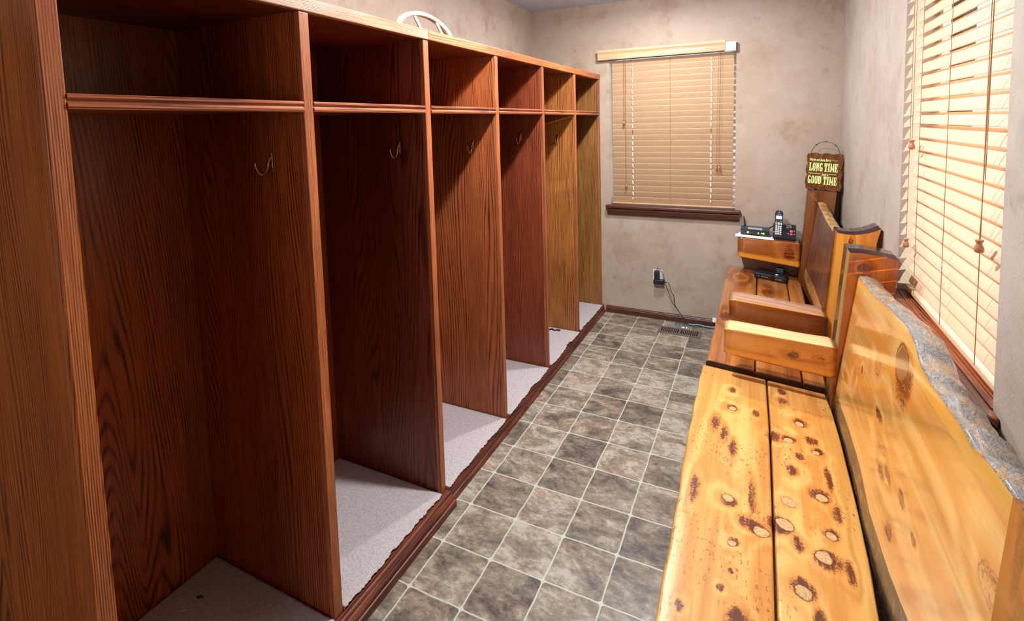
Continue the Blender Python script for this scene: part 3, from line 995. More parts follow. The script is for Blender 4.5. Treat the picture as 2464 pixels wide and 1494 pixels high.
CARPET_LABEL = {2: 'brownish carpet piece in the shaded nearest locker bay', 3: 'grey carpet piece in the second locker bay from the camera',
                4: 'pale carpet piece in the third locker bay, just past the joint in the base board', 5: 'pale carpet piece with frayed front edge in the fourth locker bay',
                6: 'pale carpet piece in the fifth locker bay with a small black hook on it', 7: 'pale carpet piece in the last locker bay, by the corner with the end wall'}
for k in range(2, 8):
    y0, y1 = YD[k - 1] + 0.003, YD[k] - TH - 0.003
    if k == 4:
        y0 += 0.001
    n = 70
    b = MB()
    xe = 0.004 if k <= 3 else 0.013
    edge = []
    drift = 0.0
    for i in range(n + 1):
        y = y0 + (y1 - y0) * i / n
        drift += R.uniform(-0.0035, 0.0035)
        drift *= 0.86
        ex = xe + drift + R.uniform(-0.002, 0.002)
        if k == 5 and 0.35 < i / n < 0.75:
            ex -= 0.012 * math.sin((i / n - 0.35) / 0.4 * math.pi)
        if k == 6 and 0.55 < i / n < 0.7:
            ex -= 0.01
        edge.append((min(ex, 0.016 if k > 3 else 0.012), y))
    cols = [-0.565, -0.45, -0.3, -0.15, -0.05]
    T, Bt = [], []
    for (ex, y) in edge:
        zz = ZB + 0.0105
        T.append([b.bm.verts.new((x, y, zz + R.uniform(-0.0008, 0.0008))) for x in cols] + [b.bm.verts.new((ex - 0.004, y, zz)), b.bm.verts.new((ex, y + R.uniform(-0.002, 0.002), zz - 0.004))])
        Bt.append([b.bm.verts.new((cols[0], y, ZB)), b.bm.verts.new((ex - 0.001, y, ZB + 0.0006))])
    for i in range(n):
        for j in range(6):
            b.face([T[i][j], T[i + 1][j], T[i + 1][j + 1], T[i][j + 1]], M['carpet'], True)
        b.face([T[i][6], T[i + 1][6], Bt[i + 1][1], Bt[i][1]], M['carpet_edge'])
        b.face([Bt[i][0], Bt[i][1], Bt[i + 1][1], Bt[i + 1][0]], M['carpet_edge'])
        b.face([T[i][0], Bt[i][0], Bt[i + 1][0], T[i + 1][0]], M['carpet'])
    for e in (0, n):
        b.face(T[e] + [Bt[e][1], Bt[e][0]], M['carpet'])
    tag(b.build('carpet_mat'), CARPET_LABEL[k], 'carpet', 'carpet pieces in the lockers')

# small odds and ends in the lockers
b = MB()
b.box(-0.472, -0.460, -3.141, -3.133, 0.0675, 0.071, M['rubber'], 0.001)
b.box(-0.468, -0.452, -3.134, -3.129, 0.0675, 0.0705, M['rubber'], 0.001)
tag(b.build('debris_scrap'), 'tiny black scrap on the carpet of the nearest bay', 'scrap')
b = MB()
b.tube(smooth_pts([(-0.472, -3.196, 0.070), (-0.464, -3.190, 0.072), (-0.458, -3.180, 0.070)], 4), 0.0022, M['lint'], 6)
tag(b.build('lint_tuft'), 'tiny white tuft of lint on the carpet of the nearest bay', 'lint')
b = MB()
b.tube(smooth_pts([(-0.205, -0.690, 0.073), (-0.185, -0.680, 0.074), (-0.165, -0.694, 0.073), (-0.145, -0.676, 0.073), (-0.132, -0.684, 0.073), (-0.128, -0.672, 0.073)], 6), 0.005, M['iron'], 8)
b.box(-0.212, -0.196, -0.698, -0.682, 0.0690, 0.0725, M['iron'], 0.0015)
tag(b.build('fallen_hook'), 'small black hook lying on the carpet of the fifth bay', 'hook')
b = MB()
b.prism([(-0.17, -0.72), (-0.05, -0.78), (-0.045, -0.70), (-0.10, -0.69)], 1.6725, 1.676, M['silver'], 'Z')
tag(b.build('metal_plate'), 'thin shiny metal plate lying on the shelf of the fifth bay', 'plate')
b = MB()
b.tube([(-0.218, YD[6] - TH - 0.004, 0.459), (-0.218, YD[6] - TH + 0.0015, 0.459)], 0.006, M['silver'], 10)
b.build('screw_head', unit_b)

# hoop of a bentwood chair back lying on top of the lockers
HZ = 1.9595
hoop = thing('chair_hoop', 'cream bentwood hoop with two thin spindles standing on top of the lockers', 'chair back', (-0.32, -1.94, HZ))
A = []
for i in range(25):
    t = math.pi * i / 24
    A.append((-0.30 - 0.02 * math.sin(t), -1.955 - 0.245 * math.cos(t) * (1.0 if t < math.pi / 2 else 0.98), HZ + 0.186 * math.sin(t) ** 0.72))
b = MB()
prev = None
for i, p in enumerate(A):
    p = Vector(p)
    q = Vector(A[min(i + 1, 24)]) - Vector(A[max(i - 1, 0)])
    q.normalize()
    nrm = q.cross(Vector((1, 0, 0))).normalized()
    w, h = 0.017, 0.0105
    ring = [b.bm.verts.new(p + Vector((1, 0, 0)) * (w * a) + nrm * (h * c)) for a, c in ((-1, -0.6), (-0.6, -1), (0.6, -1), (1, -0.6), (1, 0.6), (0.6, 1), (-0.6, 1), (-1, 0.6))]
    if prev:
        for k in range(8):
            b.face([prev[k], prev[(k + 1) % 8], ring[(k + 1) % 8], ring[k]], M['cream'], True)
    else:
        b.face(ring, M['cream'])
    prev = ring
b.face(prev, M['cream'])
b.build('hoop_rail', hoop)
for p, q in (((-0.315, -2.035, 2.128), (-0.30, -1.93, HZ + 0.006)), ((-0.315, -1.862, 2.136), (-0.30, -1.745, HZ + 0.006))):
    b = MB()
    b.tube(smooth_pts([p, tuple((Vector(p) + Vector(q)) / 2 + Vector((0, 0.004, 0.002))), q], 6), 0.0078, M['cream'], 8)
    b.build('spindle', hoop)

# ------------------------------------------------------------------ log benches
TL = math.radians(4.5)
cs, sn = math.cos(TL), math.sin(TL)


def bf(v):
    """Bench coordinates (depth s, y, height h) tilted back towards the wall."""
    s, y, h = v
    return Vector((0.963 + s * cs + h * sn, y, 0.505 - s * sn + h * cs))


PA, PB = 1.3913, 0.1359


def slab(parent, y_list, top, bot, mfront, mtop, mbot, thick, ymax):
    """Backrest slab: sawn front face between a live top edge and a live lower edge."""
    b = MB()
    uvl = b.bm.loops.layers.uv.new('UVMap')
    fi = b.mi(mfront)
    ti = b.mi(mtop)
    bi = b.mi(mbot)
    n3 = Vector((0.991, 0, -0.1347))
    rows = []
    NF = 10
    for y in y_list:
        zt, zb = interp(top, y), interp(bot, y)
        w = 0.004 * math.sin(y * 47) + 0.003 * math.sin(y * 113 + 1)
        row = []
        for i in range(NF + 1):
            z = zb + (zt - zb) * i / NF
            row.append((PA + PB * z, z, 0.0, i / NF))
        for o, dz in ((0.006, 0.006), (0.022, 0.007 + w), (0.045, 0.001 + w * 1.4), (thick - 0.012, -0.012 + w), (thick, -0.03)):
            row.append((PA + PB * zt, zt, o, 1.0, dz))
        row.append((PA + PB * (zb - 0.1), zb - 0.1, thick, 0.0, 0.0))
        for o, dz in ((thick - 0.02, -0.125), (0.022, -0.118 + w), (0.003, -0.088 + w), (-0.002, -0.05), (-0.001, -0.02)):
            row.append((PA + PB * zb, zb, o, 0.0, dz))
        vs = []
        for r in row:
            dz = r[4] if len(r) > 4 else 0.0
            p = Vector((r[0], y, r[1])) + n3 * r[2] + Vector((PB, 0, 1)) * dz
            vs.append((b.bm.verts.new(p), r[3]))
        rows.append((y, vs))
    L = len(rows[0][1])
    for (ya, A), (yb, B) in zip(rows, rows[1:]):
        for k in range(L):
            k2 = (k + 1) % L
            f = b.bm.faces.new([A[k][0], B[k][0], B[k2][0], A[k2][0]])
            f.smooth = not (k == NF or k == L - 1)
            f.material_index = fi if (k < NF) else (ti if k < NF + 5 else (fi if k == NF + 5 else bi))
            for lp, (yy, vv) in zip(f.loops, ((ya, A[k][1]), (yb, B[k][1]), (yb, B[k2][1]), (ya, A[k2][1]))):
                lp[uvl].uv = (yy, vv)
    for (yy, A) in (rows[0], rows[-1]):
        f = b.bm.faces.new([v for v, _ in A])
        f.material_index = fi
        for lp, (_, vv) in zip(f.loops, A):
            lp[uvl].uv = (yy, vv)
    return b.build('backrest', parent)


def plank(parent, name, ylist, left, right, h0, h1, mtop, mend, rnd=0.010):
    """Seat board: left(y), right(y) give s at the edges; soft edges; the ends carry another material."""
    b = MB()
    rows = []
    for y, sh in ylist:
        l, r = left(y), right(y)
        prof = [(l + rnd * 0.4, h0), (l, h0 + 0.012), (l, h1 - rnd), (l + rnd * 0.3, h1 - rnd * 0.3), (l + rnd, h1)]
        m = 6
        prof += [(l + rnd + (r - l - 2 * rnd) * i / m, h1) for i in range(1, m)]
        prof += [(r - rnd, h1), (r - rnd * 0.3, h1 - rnd * 0.3), (r, h1 - rnd), (r, h0 + 0.012), (r - rnd * 0.4, h0)]
        rows.append([b.bm.verts.new(bf((s, y, h - (sh if h > (h0 + h1) / 2 else 0)))) for s, h in prof])
    L = len(rows[0])
    for A, B in zip(rows, rows[1:]):
        for k in range(L):
            b.face([A[k], A[(k + 1) % L], B[(k + 1) % L], B[k]], mtop, True)
    b.face(list(reversed(rows[0])), mend)
    b.face(rows[-1], mend)
    return b.build(name, parent)


def stations(y0, y1, n=24):
    return [(y0, 0.006), (y0 + 0.006, 0.0012), (y0 + 0.012, 0.0)] + [(y0 + (y1 - y0) * i / n, 0.0) for i in range(1, n)] + [(y1 - 0.012, 0.0), (y1 - 0.006, 0.0012), (y1, 0.006)]


def arm(parent, y0, y1, s0, s1, zf, zr, hf, hr, mats, wave=0.0, slope=0.0):
    """Armrest beam along x from the front (s0) to the post (s1): top heights zf, zr, depths hf, hr. mats: top, near face, other."""
    b = MB()
    uvl = b.bm.loops.layers.uv.new('UVMap')
    x0, x1 = bf((s0, 0, 0.2)).x, bf((s1, 0, 0.2)).x
    N = 18
    rows = []
    c = 0.008
    for i in range(N + 1):
        k = i / N
        x = x0 + (x1 - x0) * k
        zt = zf + (zr - zf) * k
        hh = hf + (hr - hf) * k
        wv = wave * math.sin(k * 6.0 + 0.6) * (0.4 + 0.6 * k)
        e = 0.006 if i in (0, N) else 0.0
        yn, yf_ = y0 + e, y1 + wv * 0.6 - e
        zb = zt - hh
        prof = [(yn + c * 0.4, zb + e, 0.0), (yn, zb + c + e, 0.1), (yn, zb + hh * 0.5, 0.5), (yn, zt - c - e, 0.9), (yn + c * 0.3, zt - c * 0.3 - e, 1.0), (yn + c, zt - e, 1.0),
                ((yn + yf_) / 2, zt + slope * 0.5 - e, 1.0), (yf_ - c, zt + slope - e, 1.0), (yf_, zt - c + slope - e, 1.0), (yf_, zb + c + e, 0.1), (yf_ - c * 0.4, zb + e, 0.0)]
        rows.append([(b.bm.verts.new((x - (0.0 if i else 0.0), p[0], p[1])), p[2]) for p in prof])
    L = len(rows[0])
    mt, mn, mo = mats
    for A, B in zip(rows, rows[1:]):
        for k in range(L):
            k2 = (k + 1) % L
            f = b.bm.faces.new([A[k][0], B[k][0], B[k2][0], A[k2][0]])
            f.smooth = True
            f.material_index = b.mi(mn if k in (0, 1, 2, 3) else (mt if k in (4, 5, 6, 7) else mo))
            for lp, vv in zip(f.loops, (A[k][1], B[k][1], B[k2][1], A[k2][1])):
                lp[uvl].uv = (0.5, vv)
    for A in (rows[0], rows[-1]):
        f = b.bm.faces.new([v for v, _ in A])
        f.material_index = b.mi(mn)
        for lp, (_, vv) in zip(f.loops, A):
            lp[uvl].uv = (0.5, vv)
    return b.build('armrest', parent)


def post(parent, y0, y1, s0, s1, h_bot, top, mats, bulge=0.0, notch=0.0, bev=0.011):
    """Upright; top: list of (s, h) from front to back; mats: dict of face materials."""
    b = MB()
    m = dict(mats)
    hs = [h_bot + (top[0][1] - h_bot) * i / 8 for i in range(9)]
    # outline in (s, h): front edge up, top profile, back edge down
    front = [(s0 + bulge * math.sin((h - h_bot) * 9) * 0.5, h) for h in hs[:-1]]
    back = [(s1 + bulge * math.sin((h - h_bot) * 11 + 1) + (-notch if i == 7 else 0), h) for i, h in enumerate(hs[:-1])]
    out = [front, top, list(reversed(back))]
    poly = front + list(top) + list(reversed(back))
    bb = bmesh.new()
    A = [bb.verts.new((s, y0, h)) for s, h in poly]
    B = [bb.verts.new((s, y1, h)) for s, h in poly]
    n = len(poly)
    nf, ntp = len(front), len(top)
    for i in range(n):
        f = bb.faces.new([A[i], A[(i + 1) % n], B[(i + 1) % n], B[i]])
        key = '-x' if i < nf else ('+z' if i < nf + ntp - 1 else ('+x' if i < n - 1 else '-z'))
        f.material_index = b.mi(m.get(key, m['*']))
    f = bb.faces.new(list(reversed(A)))
    f.material_index = b.mi(m.get('-y', m['*']))
    f = bb.faces.new(B)
    f.material_index = b.mi(m.get('+y', m['*']))
    sharp = [e for e in bb.edges if len(e.link_faces) == 2 and e.calc_face_angle(0) > 0.6]
    bmesh.ops.recalc_face_normals(bb, faces=list(bb.faces))
    bmesh.ops.bevel(bb, geom=sharp, offset=bev, segments=3, profile=0.5, affect='EDGES', clamp_overlap=True)
    for f in bb.faces:
        f.smooth = True
    b.join(bb, bf)
    return b.build('post', parent)


def leg_slab(parent, y0, y1, s0, s1, m):
    b = MB()
    x0, x1 = bf((s0, 0, -0.06)).x, bf((s1, 0, -0.06)).x
    za, zb_ = bf((s0, 0, -0.0605)).z, bf((s1, 0, -0.0605)).z
    vs = [(x0 + 0.02, 0), (x1 - 0.02, 0), (x1, zb_), (x0, za)]
    b.prism(vs, y0, y1, m, 'Y')
    return b.build('leg', parent)


# ---- near bench (pale knotty pine)
near = thing('log_bench', 'nearer varnished log bench of pale knotty pine with a bark-edged backrest, under the large window', 'bench', (1.22, -2.5, 0.0))
EDGE1 = [(-3.35, 0.026), (-3.0, 0.025), (-2.85, 0.022), (-2.69, 0.020), (-2.34, 0.008), (-2.05, 0.004), (-1.73, 0.002)]
GAP1 = [(-3.35, 0.270), (-2.886, 0.269), (-2.571, 0.269), (-2.164, 0.268), (-1.72, 0.260)]
BACK1 = [(-3.35, 0.470), (-2.786, 0.478), (-2.586, 0.487), (-2.398, 0.490), (-2.084, 0.490), (-1.90, 0.486), (-1.73, 0.475)]
st = stations(-3.35, -1.735, 40)
plank(near, 'seat_plank', st, lambda y: interp(EDGE1, y) + 0.0015 * math.sin(y * 31), lambda y: interp(GAP1, y) - 0.0028, -0.058, 0.0, M['pine_seat'], M['pine_seat'], 0.009)
plank(near, 'seat_plank', st, lambda y: interp(GAP1, y) + 0.0028, lambda y: interp(BACK1, y), -0.058, 0.0, M['pine_seat'], M['pine_seat'], 0.006)
TOP1 = [(-3.30, 1.015), (-3.117, 1.026), (-3.016, 1.022), (-2.95, 1.009), (-2.88, 1.013), (-2.807, 1.010), (-2.71, 1.007), (-2.621, 1.011), (-2.541, 1.039),
        (-2.467, 1.047), (-2.341, 1.035), (-2.031, 1.000), (-1.80, 0.987)]
BOT1 = [(-3.30, 0.585), (-2.862, 0.567), (-2.785, 0.553), (-2.703, 0.541), (-2.614, 0.535), (-2.499, 0.527), (-2.317, 0.548), (-2.13, 0.545), (-1.914, 0.528), (-1.80, 0.521)]
slab(near, [-3.185 + (3.185 - 1.803) * i / 70 for i in range(71)], TOP1, BOT1, M['pine_slab'], M['bark'], M['bark_dark'], 0.085, 0)
RED = {'*': M['cedar_red'], '-x': M['sap_pale'], '+z': M['endgrain']}
post(near, -1.80, -1.640, 0.488, 0.645, -0.50, [(0.490, 0.610), (0.53, 0.614), (0.59, 0.612), (0.645, 0.606)], RED, 0.003)
post(near, -3.335, -3.186, 0.488, 0.632, -0.50, [(0.490, 0.612), (0.56, 0.610), (0.632, 0.600)],
     {'*': M['cedar_streaked'], '+z': M['cedar_streaked']}, 0.003, bev=0.02)
arm(near, -1.818, -1.712, 0.078, 0.487, 0.717, 0.700, 0.113, 0.128, (M['arm_pale'], M['arm_face'], M['arm_face']), 0.012)
arm(near, -3.36, -3.25, 0.078, 0.487, 0.717, 0.695, 0.113, 0.128, (M['arm_pale'], M['arm_face'], M['arm_face']), 0.0)
leg_slab(near, -1.98, -1.88, 0.05, 0.46, M['under'])
leg_slab(near, -3.22, -3.12, 0.05, 0.46, M['under'])

# ---- far bench (red cedar)
far = thing('log_bench', 'farther varnished red cedar log bench in the corner, a modem on its seat', 'bench', (1.22, -0.85, 0.0))
st = stations(-1.678, -0.022, 30)
E2 = lambda y: 0.016 + 0.003 * math.sin(y * 5) + 0.0015 * math.sin(y * 23)
plank(far, 'seat_plank', st, E2, lambda y: 0.2125, -0.055, 0.0, M['cedar_seat'], M['under'], 0.012)
plank(far, 'seat_plank', st, lambda y: 0.2165, lambda y: 0.397, -0.055, 0.0, M['cedar_seat'], M['endgrain'], 0.010)
plank(far, 'seat_plank', st, lambda y: 0.401, lambda y: 0.486, -0.055, 0.0, M['cedar_seat'], M['endgrain'], 0.010)
TOP2 = [(-1.26, 1.006), (-0.987, 1.002), (-0.785, 1.001), (-0.437, 1.014), (-0.2, 1.026)]
BOT2 = [(-1.26, 0.545), (-0.765, 0.53), (-0.421, 0.511), (-0.2, 0.497)]
slab(far, [-1.248 + (1.248 - 0.203) * i / 40 for i in range(41)], TOP2, [(a, z + 0.085) for a, z in BOT2], M['cedar_back'], M['bark_tan'], M['bark_tan'], 0.07, 0)
ORG = {'*': M['cedar_orange'], '+z': M['endgrain']}
post(far, -1.402, -1.25, 0.497, 0.652, -0.50, [(0.497, 0.604), (0.53, 0.602), (0.56, 0.604), (0.585, 0.610), (0.61, 0.619), (0.635, 0.632), (0.655, 0.646)], ORG, 0.004, 0.022)
post(far, -0.2, -0.035, 0.470, 0.628, -0.50, [(0.470, 0.632), (0.55, 0.636), (0.628, 0.642)], {'*': M['cedar_brown'], '+z': M['endgrain'], '-y': M['cedar_brown']}, 0.002)
arm(far, -1.425, -1.30, 0.078, 0.495, 0.717, 0.685, 0.115, 0.13, (M['arm_rose'], M['arm_dark'], M['arm_dark']), 0.0)
arm(far, -0.205, -0.025, 0.072, 0.468, 0.757, 0.742, 0.142, 0.172, (M['arm_far_top'], M['arm_far'], M['arm_far']), 0.0)
leg_slab(far, -1.50, -1.40, 0.05, 0.46, M['under'])
leg_slab(far, -0.24, -0.14, 0.05, 0.46, M['under'])


# ------------------------------------------------------------------ things on the far bench
def text_mesh(s, size, shear=0.0, extrude=0.0006, bold=0.0):
    cu = bpy.data.curves.new('lettering_curve', 'FONT')
    cu.body = s
    cu.size = size
    cu.shear = shear
    cu.extrude = extrude
    cu.offset = bold
    cu.resolution_u = 3
    o = bpy.data.objects.new('lettering_curve', cu)
    C.objects.link(o)
    dg = bpy.context.evaluated_depsgraph_get()
    me = bpy.data.meshes.new_from_object(o.evaluated_get(dg))
    bpy.data.objects.remove(o)
    return me


def add_text(b, s, size, m, fn, width=None, shear=0.0, x=0.0, y=0.0, z=0.0, bold=0.0):
    me = text_mesh(s, size, shear, bold=bold)
    xs = [v.co.x for v in me.vertices]
    k = 1.0
    if width:
        k = width / (max(xs) - min(xs))
    vs = [b.bm.verts.new(fn(Vector((x + (v.co.x - min(xs)) * k, y + v.co.y, z + v.co.z)))) for v in me.vertices]
    for p in me.polygons:
        b.face([vs[i] for i in p.vertices], m)


# paper under the router
ZA = 0.7385
b = MB()
pv = [(1.032, -0.200), (1.278, -0.208), (1.280, -0.060), (1.034, -0.050)]
za = lambda x: 0.757 - (x - 1.0565) * 0.0387
b.prism(pv, 0.0, 0.0016, M['paper'], 'Z', lambda v: Vector((v[0], v[1], v[2] + za(v[0]) + 0.0012 + (0.002 if v[0] < 1.06 else 0))))
b.prism([(1.034, -0.10), (1.066, -0.10), (1.066, -0.052), (1.034, -0.052)], 0.0, 0.0006, M['paper_blue'], 'Z', lambda v: Vector((v[0], v[1], v[2] + za(v[0]) + 0.0030 + (0.002 if v[0] < 1.06 else 0))))
tag(b.build('paper_sheet'), 'white sheet of paper under the router on the far armrest', 'paper')

# router
rz = za(1.16) + 0.0115
rt = thing('router', 'black router with three glowing green lights on the far armrest', 'router', (1.158, -0.11, rz))
b = MB()
rp = [(-0.128, rz), (-0.132, rz + 0.006), (-0.132, rz + 0.028), (-0.128, rz + 0.032), (-0.070, rz + 0.047), (-0.050, rz + 0.047), (-0.046, rz)]
b.prism(rp, 1.066, 1.250, M['black_gloss'], 'X')
for fx in (1.078, 1.225):
    b.box(fx, fx + 0.014, -0.125, -0.055, rz - 0.0075, rz, M['rubber'])
b.build('router_body', rt)
b = MB()
sl = lambda v: Vector((v[0], -0.128 + v[1] * 0.968, rz + 0.032 + v[1] * 0.2505 + v[2]))
b.prism([(1.112, 0.012), (1.204, 0.012), (1.204, 0.040), (1.112, 0.040)], 0.0003, 0.0012, M['grey_label'], 'Z', sl)
b.build('top_label', rt)['label'] = 'pale grey label strip'
b = MB()
b.prism([(1.068, 0.001), (1.248, 0.001), (1.248, 0.055), (1.068, 0.055)], 0.0001, 0.0004, M['steelblue'], 'Z', sl)
b.build('top_shell', rt)
for lx, rr in ((1.113, 0.0055), (1.180, 0.0036), (1.203, 0.0030), (1.214, 0.0052)):
    b = MB()
    b.tube([(lx, -0.1315, rz + 0.015), (lx, -0.1345, rz + 0.015)], rr, M['led_green'], 10)
    b.build('status_light', rt)['label'] = 'glowing green light'
b = MB()
b.tube([(1.092, -0.056, rz + 0.034), (1.090, -0.052, rz + 0.055), (1.079, -0.046, rz + 0.115)], 0.005, M['black'], 8, rs=[0.007, 0.0065, 0.0032])
b.build('antenna', rt)
b = MB()
b.tube([(1.244, -0.056, rz + 0.034), (1.254, -0.052, rz + 0.048), (1.286, -0.045, rz + 0.068)], 0.005, M['black'], 8, rs=[0.006, 0.0055, 0.0035])
b.build('antenna', rt)

# phone base and handset
pz = za(1.345) + 0.003
PX = -0.012
ph = thing('phone_base', 'black cordless phone base with red lights on the far armrest', 'phone base', (1.342, -0.11, pz))
b = MB()
pp = [(-0.155, pz), (-0.160, pz + 0.008), (-0.156, pz + 0.020), (-0.105, pz + 0.094), (-0.085, pz + 0.098), (-0.066, pz + 0.090), (-0.060, pz)]
b.prism(pp, 1.284 + PX, 1.425 + PX, M['black_gloss'], 'X')
b.build('base_body', ph)


def facep(v):  # local (x, up the sloped face, out) -> world
    t = Vector((0, 0.051, 0.074)).normalized()
    n = Vector((0, -0.074, 0.051)).normalized()
    return Vector((v[0] + PX, -0.156, pz + 0.020)) + t * v[1] + n * v[2]


for cx, cy, rr in ((1.396, 0.046, 0.0085), (1.396, 0.024, 0.0065)):
    b = MB()
    b.tube([facep((cx, cy, 0.0)), facep((cx, cy, 0.002))], rr, M['led_red'], 12)
    b.build('message_button', ph)['label'] = 'glowing red button'
for cx, cy, w, h in ((1.372, 0.072, 0.012, 0.006), (1.392, 0.074, 0.010, 0.005), (1.378, 0.026, 0.010, 0.005), (1.414, 0.048, 0.006, 0.006), (1.414, 0.024, 0.006, 0.005), (1.290, 0.03, 0.008, 0.006)):
    b = MB()
    b.prism([(cx - w / 2, cy - h / 2), (cx + w / 2, cy - h / 2), (cx + w / 2, cy + h / 2), (cx - w / 2, cy + h / 2)], 0.0001, 0.0012, M['grey_label'], 'Z', facep)
    b.build('base_button', ph)
b = MB()
add_text(b, 'Panasonic', 0.008, M['keys'], facep, 0.03, 0, 1.365, 0.083, 0.0006)
b.build('printed_name', ph)

hs = thing('cordless_handset', 'upright cordless phone handset with pale keypad, standing in its base', 'phone', (1.303, -0.150, pz + 0.022))
HL = Vector((1.304, -0.150, pz + 0.016))
ht = Vector((0.0, 0.13, 0.99)).normalized()
hn = Vector((0, -0.99, 0.13)).normalized()


def hp(v):
    return HL + Vector((1, 0, 0)) * v[0] + ht * v[1] + hn * v[2]


b = MB()
bb = bmesh.new()
ol = [(-0.021, 0.0), (0.021, 0.0), (0.0245, 0.02), (0.0235, 0.06), (0.0250, 0.12), (0.0255, 0.165), (0.021, 0.178), (0.012, 0.184), (-0.012, 0.184), (-0.021, 0.178), (-0.0255, 0.165), (-0.0250, 0.12), (-0.0235, 0.06), (-0.0245, 0.02)]
b.prism(ol, -0.012, 0.010, M['steelblue'], 'Z', hp)
b.prism([(x * 0.86, 0.006 + y * 0.94) for x, y in ol], 0.010, 0.0125, M['black_gloss'], 'Z', hp)
b.build('handset_body', hs)
b = MB()
q = lambda b, cx, cy, w, h, m, z1=0.0145: b.prism([(cx - w / 2, cy - h / 2 + 0.001), (cx - w / 2 + 0.001, cy - h / 2), (cx + w / 2 - 0.001, cy - h / 2), (cx + w / 2, cy - h / 2 + 0.001), (cx + w / 2, cy + h / 2 - 0.001), (cx + w / 2 - 0.001, cy + h / 2), (cx - w / 2 + 0.001, cy + h / 2), (cx - w / 2, cy + h / 2 - 0.001)], 0.0120, z1, m, 'Z', hp)
q(b, 0, 0.136, 0.036, 0.024, M['lcd'], 0.0135)
b.build('screen', hs)
b = MB()
for ry in range(5):
    for rx in (-1, 0, 1):
        q(b, rx * 0.0135, 0.022 + ry * 0.0132, 0.0105, 0.0088, M['keys'])
q(b, 0, 0.094, 0.015, 0.014, M['white'])
for sx in (-1, 1):
    q(b, sx * 0.0155, 0.097, 0.008, 0.007, M['keys'])
    q(b, sx * 0.0155, 0.088, 0.008, 0.006, M['keys'])
    q(b, sx * 0.012, 0.109, 0.012, 0.004, M['grey_label'])
b.build('keypad', hs)
b = MB()
b.tube([hp((0, 0.170, 0.012)), hp((0, 0.170, 0.0135))], 0.004, M['silver'], 10)
add_text(b, 'Panasonic', 0.006, M['keys'], hp, 0.022, 0, -0.011, 0.156, 0.013)
b.build('earpiece', hs)

for _o in (rt, ph, hs):
    _o.rotation_euler.y = math.atan(0.0387)

# spare modem on the seat, its adapter and cord wound round it
def seat_z(x):
    return 0.505 - (x - 0.963) * math.tan(TL)


ang = math.radians(-9)
mdm = thing('modem', 'black modem bound with its own cord lying on the seat of the far bench', 'modem', (1.27, -0.205, seat_z(1.27)))


def mp(v):
    x = 1.262 + v[0] * math.cos(ang) - v[1] * math.sin(ang)
    y = -0.205 + v[0] * math.sin(ang) + v[1] * math.cos(ang)
    return Vector((x, y, seat_z(x) + 0.001 + v[2]))


b = MB()
b.box(-0.096, 0.096, -0.062, 0.062, 0.001, 0.038, M['black'], 0.003, 2, mp)
b.box(-0.092, 0.092, -0.0640, -0.062, 0.008, 0.030, M['black_gloss'], 0.001, 2, mp)
b.build('modem_body', mdm)
for i, x in enumerate((-0.066, -0.045, -0.034, -0.023, -0.012, 0.042, 0.056, 0.064, 0.072)):
    b = MB()
    b.box(x - 0.003, x + 0.003, -0.0650, -0.0640, 0.016, 0.021, M['grey_label'], fn=mp)
    b.build('indicator_mark', mdm)
b = MB()
for i, dx in enumerate((-0.003, 0.006, 0.014)):
    x = 0.012 + dx
    loop = [(x, -0.069, 0.010), (x, -0.069, 0.039), (x + 0.002, -0.04, 0.041), (x + 0.004, 0.03, 0.041), (x + 0.004, 0.066, 0.039), (x + 0.004, 0.067, 0.0042), (x + 0.002, 0.0, 0.0035), (x, -0.064, 0.0040)]
    b.tube([mp(Vector(p)) for p in loop], 0.0026, M['rubber'], 6, closed=True)
b.tube([mp(Vector(p)) for p in smooth_pts([(0.02, 0.02, 0.043), (0.03, 0.03, 0.070), (0.045, 0.05, 0.078), (0.05, 0.055, 0.066)], 5)], 0.0026, M['rubber'], 6)
b.build('power_cord', mdm)
b = MB()
b.box(0.028, 0.078, 0.018, 0.056, 0.0385, 0.074, M['black'], 0.004, 2, mp)
b.box(0.036, 0.070, 0.0155, 0.018, 0.046, 0.068, M['steelblue'], 0, 2, mp)
b.build('power_adapter', mdm)
b = MB()
b.box(0.030, 0.048, -0.030, -0.010, 0.0382, 0.0395, M['white'], 0, 2, mp)
b.build('sticker', mdm)['label'] = 'small white sticker'

# ------------------------------------------------------------------ the hanging sign standing on the far post
SB = Vector((1.468, -0.058, 1.103))
dx_ = Vector((0.186, -0.165, 0.0)).normalized()
dn_ = Vector((dx_.y, -dx_.x, 0.0))
dn_ = Vector((-0.165, -0.186, 0)).normalized()
du_ = (Vector((0, 0, 1)) - dn_ * 0.08 + dx_ * 0.012).normalized()


def sp(v):
    return SB + dx_ * v[0] + du_ * v[1] + dn_ * v[2]


SW, SH = 0.246, 0.240
sg = thing('hanging_sign', 'brown scalloped sign with pale green lettering standing on the far bench post', 'sign', tuple(SB))
ol = []


def wav(p, q, n, amp, off):
    L = Vector((q[0] - p[0], q[1] - p[1]))
    nn = Vector((L.y, -L.x)).normalized()
    for i in range(n):
        t = i / n
        w = amp * (abs(math.sin(t * math.pi * 3 + off)) - 0.5)
        ol.append((p[0] + L.x * t + nn.x * w, p[1] + L.y * t + nn.y * w))


